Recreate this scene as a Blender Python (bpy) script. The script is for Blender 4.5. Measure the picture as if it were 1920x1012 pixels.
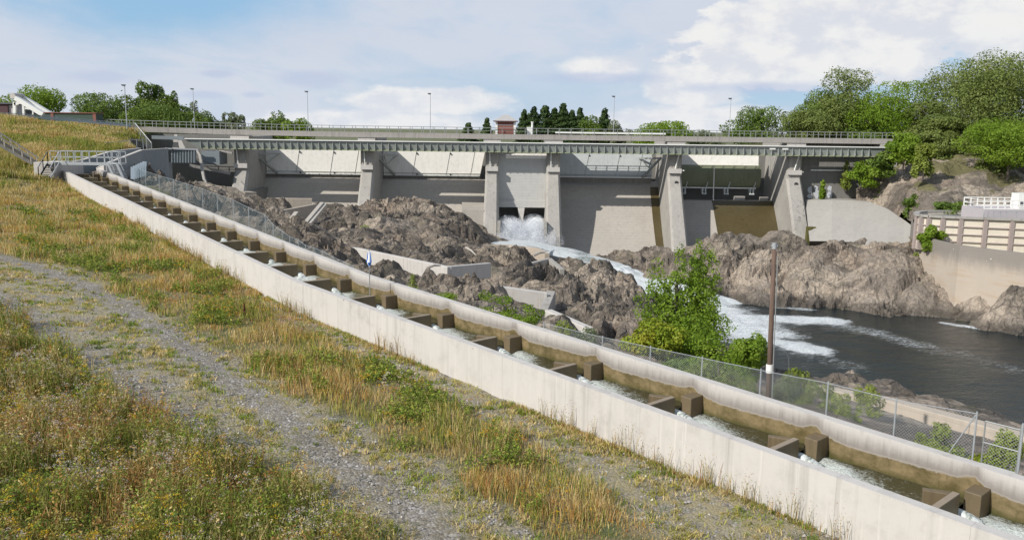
import bpy, math, random
import numpy as np
from mathutils import Vector, Matrix
random.seed(7); RNG = np.random.default_rng(11)
for o in list(bpy.data.objects): bpy.data.objects.remove(o)
SC = bpy.context.scene; COL = SC.collection
R = math.radians
# ------------------------------------------------------------------ camera
F, PX, PY = 1600.0, 960.0, 506.0            # focal length and centre, in pixels of a 1920 wide picture
CAMP = np.array([0.0, 0.0, 22.7])
_th = math.atan((PY - 242.0) / F); _ro = math.atan(0.0125)
_fw = np.array([0, math.cos(_th), -math.sin(_th)]); _up0 = np.array([0, math.sin(_th), math.cos(_th)]); _rt0 = np.array([1.0, 0, 0])
_rt = _rt0 * math.cos(_ro) + _up0 * math.sin(_ro); _up = -_rt0 * math.sin(_ro) + _up0 * math.cos(_ro)
cam = bpy.data.cameras.new('camera'); cam.sensor_width = 36; cam.lens = F / 1920 * 36; cam.clip_end = 9000; cam.clip_start = .1
co = bpy.data.objects.new('camera', cam); COL.objects.link(co); SC.camera = co
co.matrix_world = Matrix(((_rt[0], _up[0], -_fw[0], 0), (_rt[1], _up[1], -_fw[1], 0), (_rt[2], _up[2], -_fw[2], CAMP[2]), (0, 0, 0, 1)))
def ray(px, py): return _fw + _rt * (px - PX) / F - _up * (py - PY) / F
def at(px, py, Y):                           # the world point seen at a pixel, at distance Y north of the camera
    d = ray(px, py); return CAMP + d * (Y / d[1])
def atz(px, py, Z):
    d = ray(px, py); return CAMP + d * ((Z - CAMP[2]) / d[2])
SC.view_settings.view_transform = 'Standard'; SC.view_settings.look = 'None'; SC.view_settings.gamma = 1
SC.view_settings.exposure = 0.0
SC.render.engine = 'CYCLES'
# ------------------------------------------------------------------ light
SUN_AZ, SUN_EL = R(53), R(36)                # azimuth measured from behind the camera towards the left
tosun = Vector((-math.sin(SUN_AZ) * math.cos(SUN_EL), -math.cos(SUN_AZ) * math.cos(SUN_EL), math.sin(SUN_EL)))
sl = bpy.data.lights.new('sun', 'SUN'); sl.energy = 5.0; sl.angle = R(.55); sl.color = (1, .955, .89)
so = bpy.data.objects.new('sun', sl); COL.objects.link(so); so.rotation_euler = (-tosun).to_track_quat('-Z', 'Y').to_euler()
# ------------------------------------------------------------------ node helper
class NT:
    def __init__(s, tree): s.t = tree; s.n = tree.nodes; s.l = tree.links
    def node(s, typ, **kw):
        nd = s.n.new(typ)
        for k, v in kw.items():
            if k.startswith('i_'):
                key = k[2:]; key = int(key) if key.isdigit() else key.replace('_', ' ')
                s.set(nd.inputs[key], v)
            else: setattr(nd, k, v)
        return nd
    def set(s, sock, v):
        if isinstance(v, bpy.types.NodeSocket): s.l.new(v, sock)
        else: sock.default_value = v
    def math(s, op, a, b=None, c=None, clamp=False):
        nd = s.n.new('ShaderNodeMath'); nd.operation = op; nd.use_clamp = clamp
        s.set(nd.inputs[0], a)
        if b is not None: s.set(nd.inputs[1], b)
        if c is not None: s.set(nd.inputs[2], c)
        return nd.outputs[0]
    def vmul(s, v, sc):
        nd = s.n.new('ShaderNodeVectorMath'); nd.operation = 'MULTIPLY'; s.set(nd.inputs[0], v); nd.inputs[1].default_value = sc; return nd.outputs[0]
    def vadd(s, v, w):
        nd = s.n.new('ShaderNodeVectorMath'); nd.operation = 'ADD'; s.set(nd.inputs[0], v); s.set(nd.inputs[1], w); return nd.outputs[0]
    def noise(s, v, scale, detail=4, rough=.6, dist=0, dim='3D', out=0):
        nd = s.n.new('ShaderNodeTexNoise'); nd.noise_dimensions = dim; s.set(nd.inputs['Vector'], v)
        nd.inputs['Scale'].default_value = scale; nd.inputs['Detail'].default_value = detail; nd.inputs['Roughness'].default_value = rough
        nd.inputs['Distortion'].default_value = dist; return nd.outputs[out]
    def vor(s, v, scale, feat='F1', out='Distance', rnd=1):
        nd = s.n.new('ShaderNodeTexVoronoi'); nd.feature = feat; s.set(nd.inputs['Vector'], v); nd.inputs['Scale'].default_value = scale
        nd.inputs['Randomness'].default_value = rnd; return nd.outputs[out]
    def mix(s, fac, a, b, mode='MIX'):
        nd = s.n.new('ShaderNodeMix'); nd.data_type = 'RGBA'; nd.blend_type = mode; s.set(nd.inputs[0], fac)
        s.set(nd.inputs[6], a if not isinstance(a, tuple) else (*a[:3], 1)); s.set(nd.inputs[7], b if not isinstance(b, tuple) else (*b[:3], 1)); return nd.outputs[2]
    def ramp(s, fac, stops, interp='LINEAR'):
        nd = s.n.new('ShaderNodeValToRGB'); s.set(nd.inputs[0], fac); cr = nd.color_ramp; cr.interpolation = interp
        while len(cr.elements) < len(stops): cr.elements.new(1)
        for e, (p, c) in zip(cr.elements, stops):
            e.position = p; e.color = (*c, 1) if isinstance(c, tuple) else (c, c, c, 1)
        return nd.outputs[0]
    def ss(s, v, a, b):                      # smooth step between a and b
        nd = s.n.new('ShaderNodeMapRange'); nd.interpolation_type = 'SMOOTHSTEP'; s.set(nd.inputs[0], v)
        nd.inputs[1].default_value = a; nd.inputs[2].default_value = b; return nd.outputs[0]
    def bump(s, h, strength=.5, dist=.05, nrm=None):
        nd = s.n.new('ShaderNodeBump'); nd.inputs['Strength'].default_value = strength; nd.inputs['Distance'].default_value = dist
        s.set(nd.inputs['Height'], h)
        if nrm is not None: s.set(nd.inputs['Normal'], nrm)
        return nd.outputs[0]
    def sep(s, v):
        nd = s.n.new('ShaderNodeSeparateXYZ'); s.set(nd.inputs[0], v); return nd.outputs
    def comb(s, x, y, z):
        nd = s.n.new('ShaderNodeCombineXYZ'); s.set(nd.inputs[0], x); s.set(nd.inputs[1], y); s.set(nd.inputs[2], z); return nd.outputs[0]
# ------------------------------------------------------------------ world: physical sky with cloud layers
W = bpy.data.worlds.new('World'); SC.world = W; W.use_nodes = True
def build_world():
    n = NT(W.node_tree); n.n.clear()
    out = n.node('ShaderNodeOutputWorld'); bg = n.node('ShaderNodeBackground', i_Strength=.1)
    sky = n.node('ShaderNodeTexSky', sky_type='NISHITA', sun_disc=False, sun_elevation=SUN_EL, sun_rotation=R(180) + SUN_AZ, altitude=150, air_density=1.0, dust_density=1.0, ozone_density=1.2)
    tc = n.node('ShaderNodeTexCoord'); d = tc.outputs['Generated']
    x, y, z = n.sep(d)
    az = n.math('ARCTAN2', x, y); el = n.math('ARCSINE', z)
    p = n.comb(az, el, 0.0)                                    # direction as azimuth and elevation, radians
    wob = n.noise(n.vmul(p, (1, 1.9, 1)), 9, 6, .62)
    wob2 = n.noise(n.vadd(n.vmul(p, (1, 2.2, 1)), (3.1, 1.7, 0)), 26, 6, .6)
    def blob(a, e, ra, re, soft=.5, w=.5, fine=.25):
        da = n.math('DIVIDE', n.math('SUBTRACT', az, a), ra); de = n.math('DIVIDE', n.math('SUBTRACT', el, e), re)
        r = n.math('SQRT', n.math('ADD', n.math('MULTIPLY', da, da), n.math('MULTIPLY', de, de)))
        r = n.math('ADD', r, n.math('MULTIPLY', n.math('SUBTRACT', wob, .5), w * 3)); r = n.math('ADD', r, n.math('MULTIPLY', n.math('SUBTRACT', wob2, .5), fine * 3))
        return n.math('SUBTRACT', 1.0, n.ss(r, 1 - soft, 1 + soft))
    A = lambda px: math.atan((px - 960) / F)
    def E(py, px=960): return math.atan((242 + .0125 * (px - 960) - py) / F * math.cos(A(px)))
    # thin veil over nearly everything, with broken blue
    cs = n.math('MAXIMUM', z, .03)
    pl = n.comb(n.math('DIVIDE', x, n.math('ADD', cs, .12)), n.math('DIVIDE', y, n.math('ADD', cs, .12)), 0.0)
    v = n.noise(n.vmul(pl, (1.1, .55, 1)), 1.5, 7, .6, .35)
    veil = n.math('ADD', n.math('MULTIPLY', n.ss(v, .30, .56), .34), .60)
    hole = n.math('MAXIMUM', blob(A(320), E(15), .16, .05, .6, .3, .12), n.math('MULTIPLY', blob(A(1500), E(178, 1500), .12, .018, .7, .25, .15), 1.0))
    hole = n.math('MAXIMUM', hole, n.math('MULTIPLY', blob(A(1790), E(100, 1790), .05, .02, .7, .3, .2), .8))
    hole = n.math('MAXIMUM', hole, n.math('MULTIPLY', blob(A(960), E(185), .16, .028, .8, .3, .15), .55))
    veil = n.math('MULTIPLY', veil, n.math('SUBTRACT', 1.0, n.math('MULTIPLY', hole, .95)))
    veilcol = n.mix(n.noise(n.vmul(p, (1, 3, 1)), 5, 5, .55), (6.0, 6.5, 7.6), (7.1, 7.4, 8.1))
    skc = n.mix(.7, sky.outputs[0], (2.9, 5.6, 8.6))
    c = n.mix(veil, skc, veilcol)
    # cumulus
    cum = blob(A(1490), E(92, 1490), .14, .05, .08, .36, .3)
    cum = n.math('MAXIMUM', cum, blob(A(1700), E(20, 1700), .16, .05, .15, .4, .3)); cum = n.math('MAXIMUM', cum, blob(A(1890), E(90, 1890), .06, .03, .15, .4, .3))
    cum = n.math('MAXIMUM', cum, blob(A(1290), E(165, 1290), .05, .026, .2, .4, .3))
    cum = n.math('MAXIMUM', cum, blob(A(1290), E(228, 1290), .10, .018, .25, .4, .3))
    cum = n.math('MAXIMUM', cum, blob(A(790), E(192, 790), .095, .017, .22, .42, .32))
    cum = n.math('MAXIMUM', cum, blob(A(690), E(228, 690), .13, .014, .25, .4, .3))
    cum = n.math('MAXIMUM', cum, blob(A(1110), E(135, 1110), .04, .012, .4, .4, .3))
    shade = n.noise(n.vadd(n.vmul(p, (1, 1.7, 1)), (0, .012, 0)), 17, 6, .6)
    cc = n.mix(n.ss(shade, .38, .60), (7.2, 7.4, 8.0), (9.0, 8.9, 8.7))
    c = n.mix(n.math('MULTIPLY', cum, .9), c, cc)
    # small grey clouds low on the left
    gr = blob(A(195), E(148, 195), .034, .0065, .6, .45, .3)
    for (a, b, ra, re) in ((413, 142, .016, .004), (592, 152, .034, .0085), (480, 180, .010, .003), (385, 180, .02, .004), (1110, 150, .07, .006), (1420, 168, .08, .006)):
        gr = n.math('MAXIMUM', gr, blob(A(a), E(b, a), ra, re, .6, .45, .3))
    c = n.mix(n.math('MULTIPLY', gr, .62), c, (4.7, 5.5, 7.4))
    # pale air near and below the horizon
    hz = n.math('SUBTRACT', 1.0, n.ss(el, -.02, .10))
    c = n.mix(n.math('MULTIPLY', hz, .30), c, (7.4, 7.9, 8.7))
    c = n.mix(n.math('MULTIPLY', n.ss(el, .30, .75), .62), c, n.mix(.5, sky.outputs[0], (1.6, 2.9, 5.2)))     # unseen overhead sky: broken cloud, deeper blue, dimmed to lower the fill light
    c = n.mix(n.math('SUBTRACT', 1.0, n.ss(el, -.05, -.015)), c, (1.3, 1.4, 1.2))  # below the horizon darkened so less light comes up from underneath
    n.l.new(c, bg.inputs[0]); n.l.new(bg.outputs[0], out.inputs[0])
build_world()
# ------------------------------------------------------------------ mesh and object helpers
def tag(o, label=None, cat=None, group=None, kind=None):
    if label: o['label'] = label
    if cat: o['category'] = cat
    if group: o['group'] = group
    if kind: o['kind'] = kind
    return o
def empty(name, loc, label, cat, group=None):
    o = bpy.data.objects.new(name, None); COL.objects.link(o); o.location = Vector([float(c) for c in loc]); o.empty_display_size = .5
    return tag(o, label, cat, group)
def rootloc(o):
    v = Vector((0, 0, 0))
    while o is not None: v = v + o.location; o = o.parent
    return v
def mesh_np(name, verts, faces, mat=None, parent=None, loc=None, smooth=False, attrs=None, mats=None, midx=None, uv=None):
    verts = np.asarray(verts, np.float64).reshape(-1, 3)
    off = np.array(rootloc(parent)) if parent is not None else (np.array([float(c) for c in loc]) if loc is not None else np.zeros(3))
    me = bpy.data.meshes.new(name)
    if isinstance(faces, np.ndarray):
        k = faces.shape[1]; nf = len(faces)
        me.vertices.add(len(verts)); me.vertices.foreach_set('co', (verts - off).ravel())
        me.loops.add(nf * k); me.loops.foreach_set('vertex_index', faces.ravel().astype(np.int32))
        me.polygons.add(nf); me.polygons.foreach_set('loop_start', np.arange(0, nf * k, k, dtype=np.int32)); me.polygons.foreach_set('loop_total', np.full(nf, k, np.int32))
        me.update(calc_edges=True)
    else:
        me.from_pydata((verts - off).tolist(), [], faces)
    me.polygons.foreach_set('use_smooth', [smooth] * len(me.polygons))
    if attrs:
        for an, arr in attrs.items():
            arr = np.asarray(arr, np.float32)
            if arr.ndim == 1:
                a = me.attributes.new(an, 'FLOAT', 'POINT'); a.data.foreach_set('value', arr)
            else:
                a = me.attributes.new(an, 'FLOAT_COLOR', 'POINT'); q = np.ones((len(arr), 4), np.float32); q[:, :3] = arr; a.data.foreach_set('color', q.ravel())
    if uv is not None:
        u = me.uv_layers.new(name='UVMap'); u.data.foreach_set('uv', np.asarray(uv, np.float32).ravel())
    for m in (mats or ([mat] if mat else [])): me.materials.append(m)
    if midx is not None: me.polygons.foreach_set('material_index', np.asarray(midx, np.int32))
    me.validate(); me.update()
    o = bpy.data.objects.new(name, me); COL.objects.link(o)
    if parent is not None: o.parent = parent
    elif loc is not None: o.location = Vector([float(c) for c in loc])
    return o
class MB:
    def __init__(s): s.v = []; s.f = []; s.uv = []
    def add(s, vs, fs):
        b = len(s.v); s.v += [tuple(float(c) for c in v) for v in vs]; s.f += [tuple(b + i for i in f) for f in fs]; return s
    def hexa(s, a, b):                        # lower ring a (4 pts, ccw from above), upper ring b
        return s.add(list(a) + list(b), [(3, 2, 1, 0), (4, 5, 6, 7), (0, 1, 5, 4), (1, 2, 6, 5), (2, 3, 7, 6), (3, 0, 4, 7)])
    def box(s, x0, x1, y0, y1, z0, z1):
        return s.hexa([(x0, y0, z0), (x1, y0, z0), (x1, y1, z0), (x0, y1, z0)], [(x0, y0, z1), (x1, y0, z1), (x1, y1, z1), (x0, y1, z1)])
    def bar(s, p, q, w, h=None, up=(0, 0, 1)):
        h = h or w; p = Vector([float(c) for c in p]); q = Vector([float(c) for c in q]); d = (q - p)
        if d.length < 1e-6: return s
        d.normalize(); u = Vector(up)
        if abs(d.dot(u)) > .97: u = Vector((1, 0, 0))
        x = d.cross(u).normalized(); z = x.cross(d).normalized()
        c = [(-1, -1), (1, -1), (1, 1), (-1, 1)]
        ring = lambda o: [o + x * (a * w / 2) + z * (b * h / 2) for a, b in c]
        return s.add([tuple(v) for v in ring(p) + ring(q)], [(0, 1, 2, 3), (7, 6, 5, 4), (0, 4, 5, 1), (1, 5, 6, 2), (2, 6, 7, 3), (3, 7, 4, 0)])
    def tube(s, pts, rad, n=8, cap=True):
        pts = [Vector([float(c) for c in p]) for p in pts]; rad = rad if isinstance(rad, (list, tuple)) else [rad] * len(pts)
        vs = []; fs = []
        for i, p in enumerate(pts):
            d = (pts[min(i + 1, len(pts) - 1)] - pts[max(i - 1, 0)]).normalized()
            u = Vector((0, 0, 1)) if abs(d.z) < .9 else Vector((1, 0, 0))
            x = d.cross(u).normalized(); z = x.cross(d)
            for k in range(n):
                a = 2 * math.pi * k / n; vs.append(tuple(p + (x * math.cos(a) + z * math.sin(a)) * rad[i]))
        for i in range(len(pts) - 1):
            for k in range(n):
                fs.append((i * n + k, i * n + (k + 1) % n, (i + 1) * n + (k + 1) % n, (i + 1) * n + k))
        if cap: fs += [tuple(range(n))[::-1], tuple(range((len(pts) - 1) * n, len(pts) * n))]
        return s.add(vs, fs)
    def extrude_x(s, prof, x0, x1):           # profile in (y, z), extruded along x
        n = len(prof); vs = [(x0, y, z) for y, z in prof] + [(x1, y, z) for y, z in prof]
        fs = [tuple(range(n)), tuple(range(2 * n - 1, n - 1, -1))] + [(i, n + i, n + (i + 1) % n, (i + 1) % n) for i in range(n)]
        return s.add(vs, fs)
    def strip(s, a, b):                       # quad strip between two point lists
        n = len(a); return s.add(list(a) + list(b), [(i, i + 1, n + i + 1, n + i) for i in range(n - 1)])
    def build(s, name, mat, parent=None, loc=None, smooth=False, fix=True):
        o = mesh_np(name, s.v, s.f, mat, parent, loc, smooth)
        if fix:
            import bmesh
            bm = bmesh.new(); bm.from_mesh(o.data); bmesh.ops.recalc_face_normals(bm, faces=bm.faces); bm.to_mesh(o.data); bm.free()
        return o
def bevel(o, w=.03, seg=2):
    m = o.modifiers.new('bevel', 'BEVEL'); m.width = w; m.segments = seg; m.limit_method = 'ANGLE'; m.angle_limit = R(40); return o
def copy_tree(o, parent=None):
    c = o.copy(); COL.objects.link(c); c.parent = parent
    for ch in list(o.children): copy_tree(ch, c)
    return c
# ------------------------------------------------------------------ noise in numpy
def _hash(ix, iy, s=0):
    h = (ix.astype(np.int64) * 374761393 + iy.astype(np.int64) * 668265263 + s * 982451653) & 0xffffffff
    h = ((h ^ (h >> 13)) * 1274126177) & 0xffffffff; h = h ^ (h >> 16)
    return (h & 0xffffff) / float(0xffffff)
def vnoise(x, y, s=0):
    ix = np.floor(x).astype(np.int64); iy = np.floor(y).astype(np.int64); fx = x - ix; fy = y - iy
    fx = fx * fx * (3 - 2 * fx); fy = fy * fy * (3 - 2 * fy)
    a = _hash(ix, iy, s); b = _hash(ix + 1, iy, s); c = _hash(ix, iy + 1, s); d = _hash(ix + 1, iy + 1, s)
    return (a * (1 - fx) + b * fx) * (1 - fy) + (c * (1 - fx) + d * fx) * fy
def fbm(x, y, o=5, s=0, g=.5):
    t = 0; a = 1; w = 0
    for i in range(o): t = t + a * vnoise(x * 2 ** i + 17.3 * i, y * 2 ** i + 9.1 * i, s + i); w += a; a *= g
    return t / w
def blocks(x, y, s=0, tilt=.35):              # fractured blocks: nearest cell gives a height and a tilted plane
    ix = np.floor(x).astype(np.int64); iy = np.floor(y).astype(np.int64); best = np.full(x.shape, 9e9); sec = np.full(x.shape, 9e9); val = np.zeros(x.shape)
    for dx in (-1, 0, 1):
        for dy in (-1, 0, 1):
            cx = ix + dx; cy = iy + dy; qx = cx + .1 + .8 * _hash(cx, cy, s + 1); qy = cy + .1 + .8 * _hash(cx, cy, s + 2)
            d = (x - qx) ** 2 + (y - qy) ** 2
            h = _hash(cx, cy, s + 3) - .5 + ((_hash(cx, cy, s + 4) - .5) * (x - qx) + (_hash(cx, cy, s + 5) - .5) * (y - qy)) * tilt * 4
            m = d < best; sec = np.where(m, best, np.minimum(sec, d)); val = np.where(m, h, val); best = np.where(m, d, best)
    return val, np.sqrt(sec) - np.sqrt(best)
def rubble(x, y, s=0, steep=1.7, tilt=.35, asp=1.0):    # boulders with tilted flat tops and planar flanks, leaning against each other
    ix = np.floor(x).astype(np.int64); iy = np.floor(y).astype(np.int64); best = np.full(x.shape, -9e9); tone = np.zeros(x.shape)
    for dx in (-1, 0, 1):
        for dy in (-1, 0, 1):
            cx = ix + dx; cy = iy + dy; px = x - cx - .15 - .7 * _hash(cx, cy, s + 1); py = y - cy - .15 - .7 * _hash(cx, cy, s + 2)
            th = _hash(cx, cy, s + 3) * .9 - .45; c, sn = np.cos(th), np.sin(th); a = px * c + py * sn; b = (-px * sn + py * c) * asp
            r = np.maximum(np.maximum(np.abs(a) * 1.05, np.abs(b)), np.maximum(np.abs(a + b), np.abs(a - b)) * .74)
            h = _hash(cx, cy, s + 4); top = h + (a * (_hash(cx, cy, s + 5) - .5) + b * (_hash(cx, cy, s + 6) - .6)) * tilt * 4
            sd = h + .80 - steep * (r - .14) * (.7 + .6 * _hash(cx, cy, s + 7)); v = np.minimum(top, sd); m = v > best; best = np.where(m, v, best); tone = np.where(m, _hash(cx, cy, s + 8), tone)
    return best - .62, tone
class RBF:                                    # smooth surface through scattered heights
    def __init__(s, P):
        P = np.array(P, float); s.P = P[:, :2]; n = len(P)
        d = np.linalg.norm(s.P[:, None] - s.P[None], axis=2) + np.eye(n) * 0
        A = np.zeros((n + 3, n + 3)); A[:n, :n] = d + np.eye(n) * -.02; A[:n, n] = 1; A[:n, n + 1:] = s.P; A[n, :n] = 1; A[n + 1:, :n] = s.P.T
        s.w = np.linalg.lstsq(A, np.concatenate([P[:, 2], [0, 0, 0]]), rcond=None)[0]
    def __call__(s, x, y):
        sh = np.shape(x); q = np.stack([np.ravel(x), np.ravel(y)], 1); out = np.empty(len(q))
        for i in range(0, len(q), 60000):
            c = q[i:i + 60000]; d = np.linalg.norm(c[:, None] - s.P[None], axis=2); out[i:i + 60000] = d @ s.w[:-3] + s.w[-3] + c @ s.w[-2:]
        return out.reshape(sh)
def inside(px, py, poly):
    poly = np.asarray(poly, float); c = np.zeros(np.shape(px), bool); n = len(poly); j = n - 1
    for i in range(n):
        xi, yi = poly[i]; xj, yj = poly[j]
        if yi != yj: c ^= ((yi > py) != (yj > py)) & (px < (xj - xi) * (py - yi) / (yj - yi) + xi)
        j = i
    return c
def dist_poly(px, py, line):
    best = np.full(np.shape(px), 1e9); line = np.asarray(line, float)
    for a, b in zip(line[:-1], line[1:]):
        ab = b - a; t = np.clip(((px - a[0]) * ab[0] + (py - a[1]) * ab[1]) / (ab @ ab), 0, 1)
        best = np.minimum(best, np.hypot(px - a[0] - t * ab[0], py - a[1] - t * ab[1]))
    return best
# ------------------------------------------------------------------ materials
MATS = {}
def newmat(name):
    m = bpy.data.materials.new(name); m.use_nodes = True; n = NT(m.node_tree); n.n.clear()
    out = n.node('ShaderNodeOutputMaterial'); b = n.node('ShaderNodeBsdfPrincipled'); n.l.new(b.outputs[0], out.inputs[0])
    MATS[name] = m; return m, n, b, out
def geo(n): return n.node('ShaderNodeNewGeometry').outputs['Position']
def plain(name, col, rough=.6, metal=0, var=.12, scale=3):
    m, n, b, _ = newmat(name); p = geo(n); f = n.noise(p, scale, 5, .6)
    c = n.mix(f, tuple(x * (1 - var) for x in col), tuple(min(1, x * (1 + var)) for x in col)); n.set(b.inputs['Base Color'], c)
    b.inputs['Roughness'].default_value = rough; b.inputs['Metallic'].default_value = metal
    return m
def concrete(name, col, var=.18, streak=.35, board=0, rough=.9, moss=0, bump=.25, pits=0, joints=0, darktop=0, stains=(.16, .13, .10), grime=.5):
    m, n, b, _ = newmat(name); p = geo(n)
    big = n.noise(p, .22, 5, .6); mid = n.noise(p, 1.4, 6, .65); fine = n.noise(p, 14, 4, .7)
    c = n.mix(big, tuple(x * (1 - var) for x in col), tuple(x * (1 + var * .6) for x in col))
    c = n.mix(n.math('MULTIPLY', n.ss(mid, .45, .75), .45), c, tuple(x * .72 for x in col))
    c = n.mix(n.math('MULTIPLY', n.ss(fine, .5, .8), .25), c, tuple(x * 1.15 for x in col))
    st = n.noise(n.vmul(p, (2.6, 2.6, .10)), 1.0, 5, .7)
    st2 = n.noise(n.vmul(p, (7.5, 7.5, .22)), 1.0, 3, .6)
    c = n.mix(n.math('MULTIPLY', n.ss(st, .50, .72), streak), c, tuple(x * .62 for x in col))
    c = n.mix(n.math('MULTIPLY', n.ss(st2, .56, .74), streak * .8), c, tuple(min(.9, x * 1.25) for x in col))
    gr = n.math('MULTIPLY', n.ss(n.noise(p, .5, 7, .72), .56, .70), grime)
    c = n.mix(gr, c, stains)
    h = n.math('ADD', n.math('MULTIPLY', mid, .6), n.math('MULTIPLY', fine, .4))
    if board:
        z = n.sep(p)[2]; w = n.math('FRACT', n.math('MULTIPLY', z, 1 / board)); ln = n.math('LESS_THAN', w, .09)
        rowv = n.noise(n.comb(0.0, 0.0, n.math('MULTIPLY', n.math('FLOOR', n.math('MULTIPLY', z, 1 / board)), 7.31)), 3.0, 1, .5)
        c = n.mix(n.math('MULTIPLY', rowv, .28), c, tuple(x * .7 for x in col)); c = n.mix(n.math('MULTIPLY', ln, .25), c, tuple(x * .45 for x in col))
        h = n.math('SUBTRACT', h, n.math('MULTIPLY', ln, .6))
    if moss: c = n.mix(n.math('MULTIPLY', n.ss(n.noise(p, .8, 6, .7), .5, .68), moss), c, (.09, .085, .03))
    if pits:
        c = n.mix(n.math('MULTIPLY', n.math('LESS_THAN', n.vor(p, .95), .045), .75), c, (.10, .09, .08)); seam = n.math('LESS_THAN', n.math('FRACT', n.math('MULTIPLY', n.math('ADD', n.math('MULTIPLY', n.sep(p)[0], -.67), n.math('MULTIPLY', n.sep(p)[1], .74)), .3)), .006); c = n.mix(n.math('MULTIPLY', seam, .35), c, (.2, .18, .16))
    n.set(b.inputs['Base Color'], c); b.inputs['Roughness'].default_value = rough
    n.set(b.inputs['Normal'], n.bump(h, bump, .03)); return m
M_conc_new = concrete('pale_concrete', (.50, .475, .44), .14, .55, grime=.2, bump=.2, pits=1)
M_conc = concrete('dam_concrete', (.35, .332, .30), .28, .85, grime=.62, stains=(.19, .165, .13))
M_conc_board = concrete('board_marked_concrete', (.40, .368, .32), .2, .5, board=.45, grime=.3, stains=(.24, .20, .15))
M_conc_grey = concrete('smooth_grey_concrete', (.335, .32, .29), .14, .3, grime=.25, stains=(.24, .225, .20))
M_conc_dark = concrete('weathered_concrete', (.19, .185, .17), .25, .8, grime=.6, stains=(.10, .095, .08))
M_conc_tan = concrete('tan_concrete', (.45, .385, .31), .2, .4, board=.5, grime=.3, stains=(.27, .22, .17))
M_deck = concrete('bridge_concrete', (.30, .28, .255), .2, .8, grime=.5, stains=(.16, .15, .13))
M_gate = concrete('cream_gate_plate', (.86, .835, .775), .06, .25, grime=.22, stains=(.50, .42, .33), bump=.1)
M_gate_shade = concrete('shaded_gate_plate', (.52, .55, .54), .10, .3, grime=.15, stains=(.36, .36, .33), bump=.1)  # gate plate in shade: the grey blue shaded tone is put into the colour
M_gate_green = concrete('olive_green_gate_plate', (.20, .215, .135), .2, .5, grime=.4, stains=(.10, .11, .06), bump=.1)  # olive green over the whole drum, darker than the cream plate above
M_green_steel = plain('pale_green_steel', (.29, .31, .29), .5, 0, .12)
M_white_steel = plain('white_painted_steel', (.74, .74, .70), .5, 0, .08)
M_galv = plain('galvanised_steel', (.40, .42, .43), .42, .35, .12)
M_rail = plain('grey_rail_steel', (.27, .28, .27), .5, .3, .1)
M_steel_blue = plain('blue_grey_sheet_steel', (.20, .228, .242), .5, .2, .15)  # blue grey steel, darkened to put these walls' shade into the colour
M_dark = plain('dark_recess', (.035, .035, .033), .9, 0, .2)
M_darksteel = plain('dark_steel', (.10, .11, .12), .6, .3, .2)
M_red = plain('dull_red_boards', (.22, .085, .065), .8, 0, .2)
M_maroon = plain('dark_maroon_cladding', (.075, .035, .04), .8, 0, .2)
M_roof = plain('pale_sheet_roof', (.42, .40, .38), .5, .1, .15)
M_asphalt = plain('asphalt', (.055, .055, .056), .9, 0, .2)
M_blue = plain('blue_banner_cloth', (.02, .16, .55), .8, 0, .1)
M_whitecloth = plain('white_banner_cloth', (.80, .80, .82), .8, 0, .05)
M_gravelpile = plain('grey_wood', (.36, .33, .29), .9, 0, .2, 9)
def wood(name, col):
    m, n, b, _ = newmat(name); p = geo(n); g = n.noise(n.vmul(p, (22, 22, .9)), 1, 5, .7); k = n.noise(p, 1.3, 4, .6)
    c = n.ramp(g, [(.3, tuple(x * .45 for x in col)), (.5, col), (.75, tuple(x * 1.35 for x in col))]); c = n.mix(n.math('MULTIPLY', k, .5), c, tuple(x * .6 for x in col))
    n.set(b.inputs['Base Color'], c); b.inputs['Roughness'].default_value = .85; n.set(b.inputs['Normal'], n.bump(g, .5, .02)); return m
M_pole = wood('brown_weathered_pole_wood', (.145, .095, .07)); M_timber = wood('grey_weathered_timber', (.46, .42, .36))
M_bark = wood('bark', (.16, .135, .11))
def foliage(name, cols, trans=.25):
    m, n, b, out = newmat(name); a = n.node('ShaderNodeAttribute', attribute_name='tint').outputs['Fac']
    c = n.ramp(a, [(i / (len(cols) - 1), k) for i, k in enumerate(cols)]); c = n.mix(n.math('MULTIPLY', n.noise(geo(n), .6, 3, .5), .35), c, tuple(x * .62 for x in cols[0]))
    n.set(b.inputs['Base Color'], c); b.inputs['Roughness'].default_value = .6; b.inputs['Specular IOR Level'].default_value = .25
    t = n.node('ShaderNodeBsdfTranslucent'); n.set(t.inputs[0], n.mix(.5, c, (.30, .34, .04)))
    ms = n.node('ShaderNodeMixShader', i_0=trans); n.l.new(b.outputs[0], ms.inputs[1]); n.l.new(t.outputs[0], ms.inputs[2]); n.l.new(ms.outputs[0], out.inputs[0]); return m
FOL = {
 'mid': foliage('mid_green_leaves', [(.06, .11, .018), (.12, .19, .03), (.21, .28, .055)]),
 'bright': foliage('bright_green_leaves', [(.10, .19, .014), (.19, .30, .025), (.31, .42, .055)], .4),
 'olive': foliage('olive_green_leaves', [(.09, .13, .03), (.165, .21, .05), (.26, .31, .09)]),
 'silver': foliage('grey_green_leaves', [(.09, .12, .06), (.16, .19, .10), (.26, .29, .17)]),
 'dark': foliage('dark_spruce_needles', [(.025, .05, .014), (.045, .08, .02), (.085, .13, .035)], .1),
 'yellow': foliage('yellowing_leaves', [(.15, .23, .015), (.27, .33, .025), (.40, .30, .035)], .3),
 'lime': foliage('lime_green_leaves', [(.15, .20, .03), (.25, .31, .055), (.36, .40, .11)], .35),
}
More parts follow.
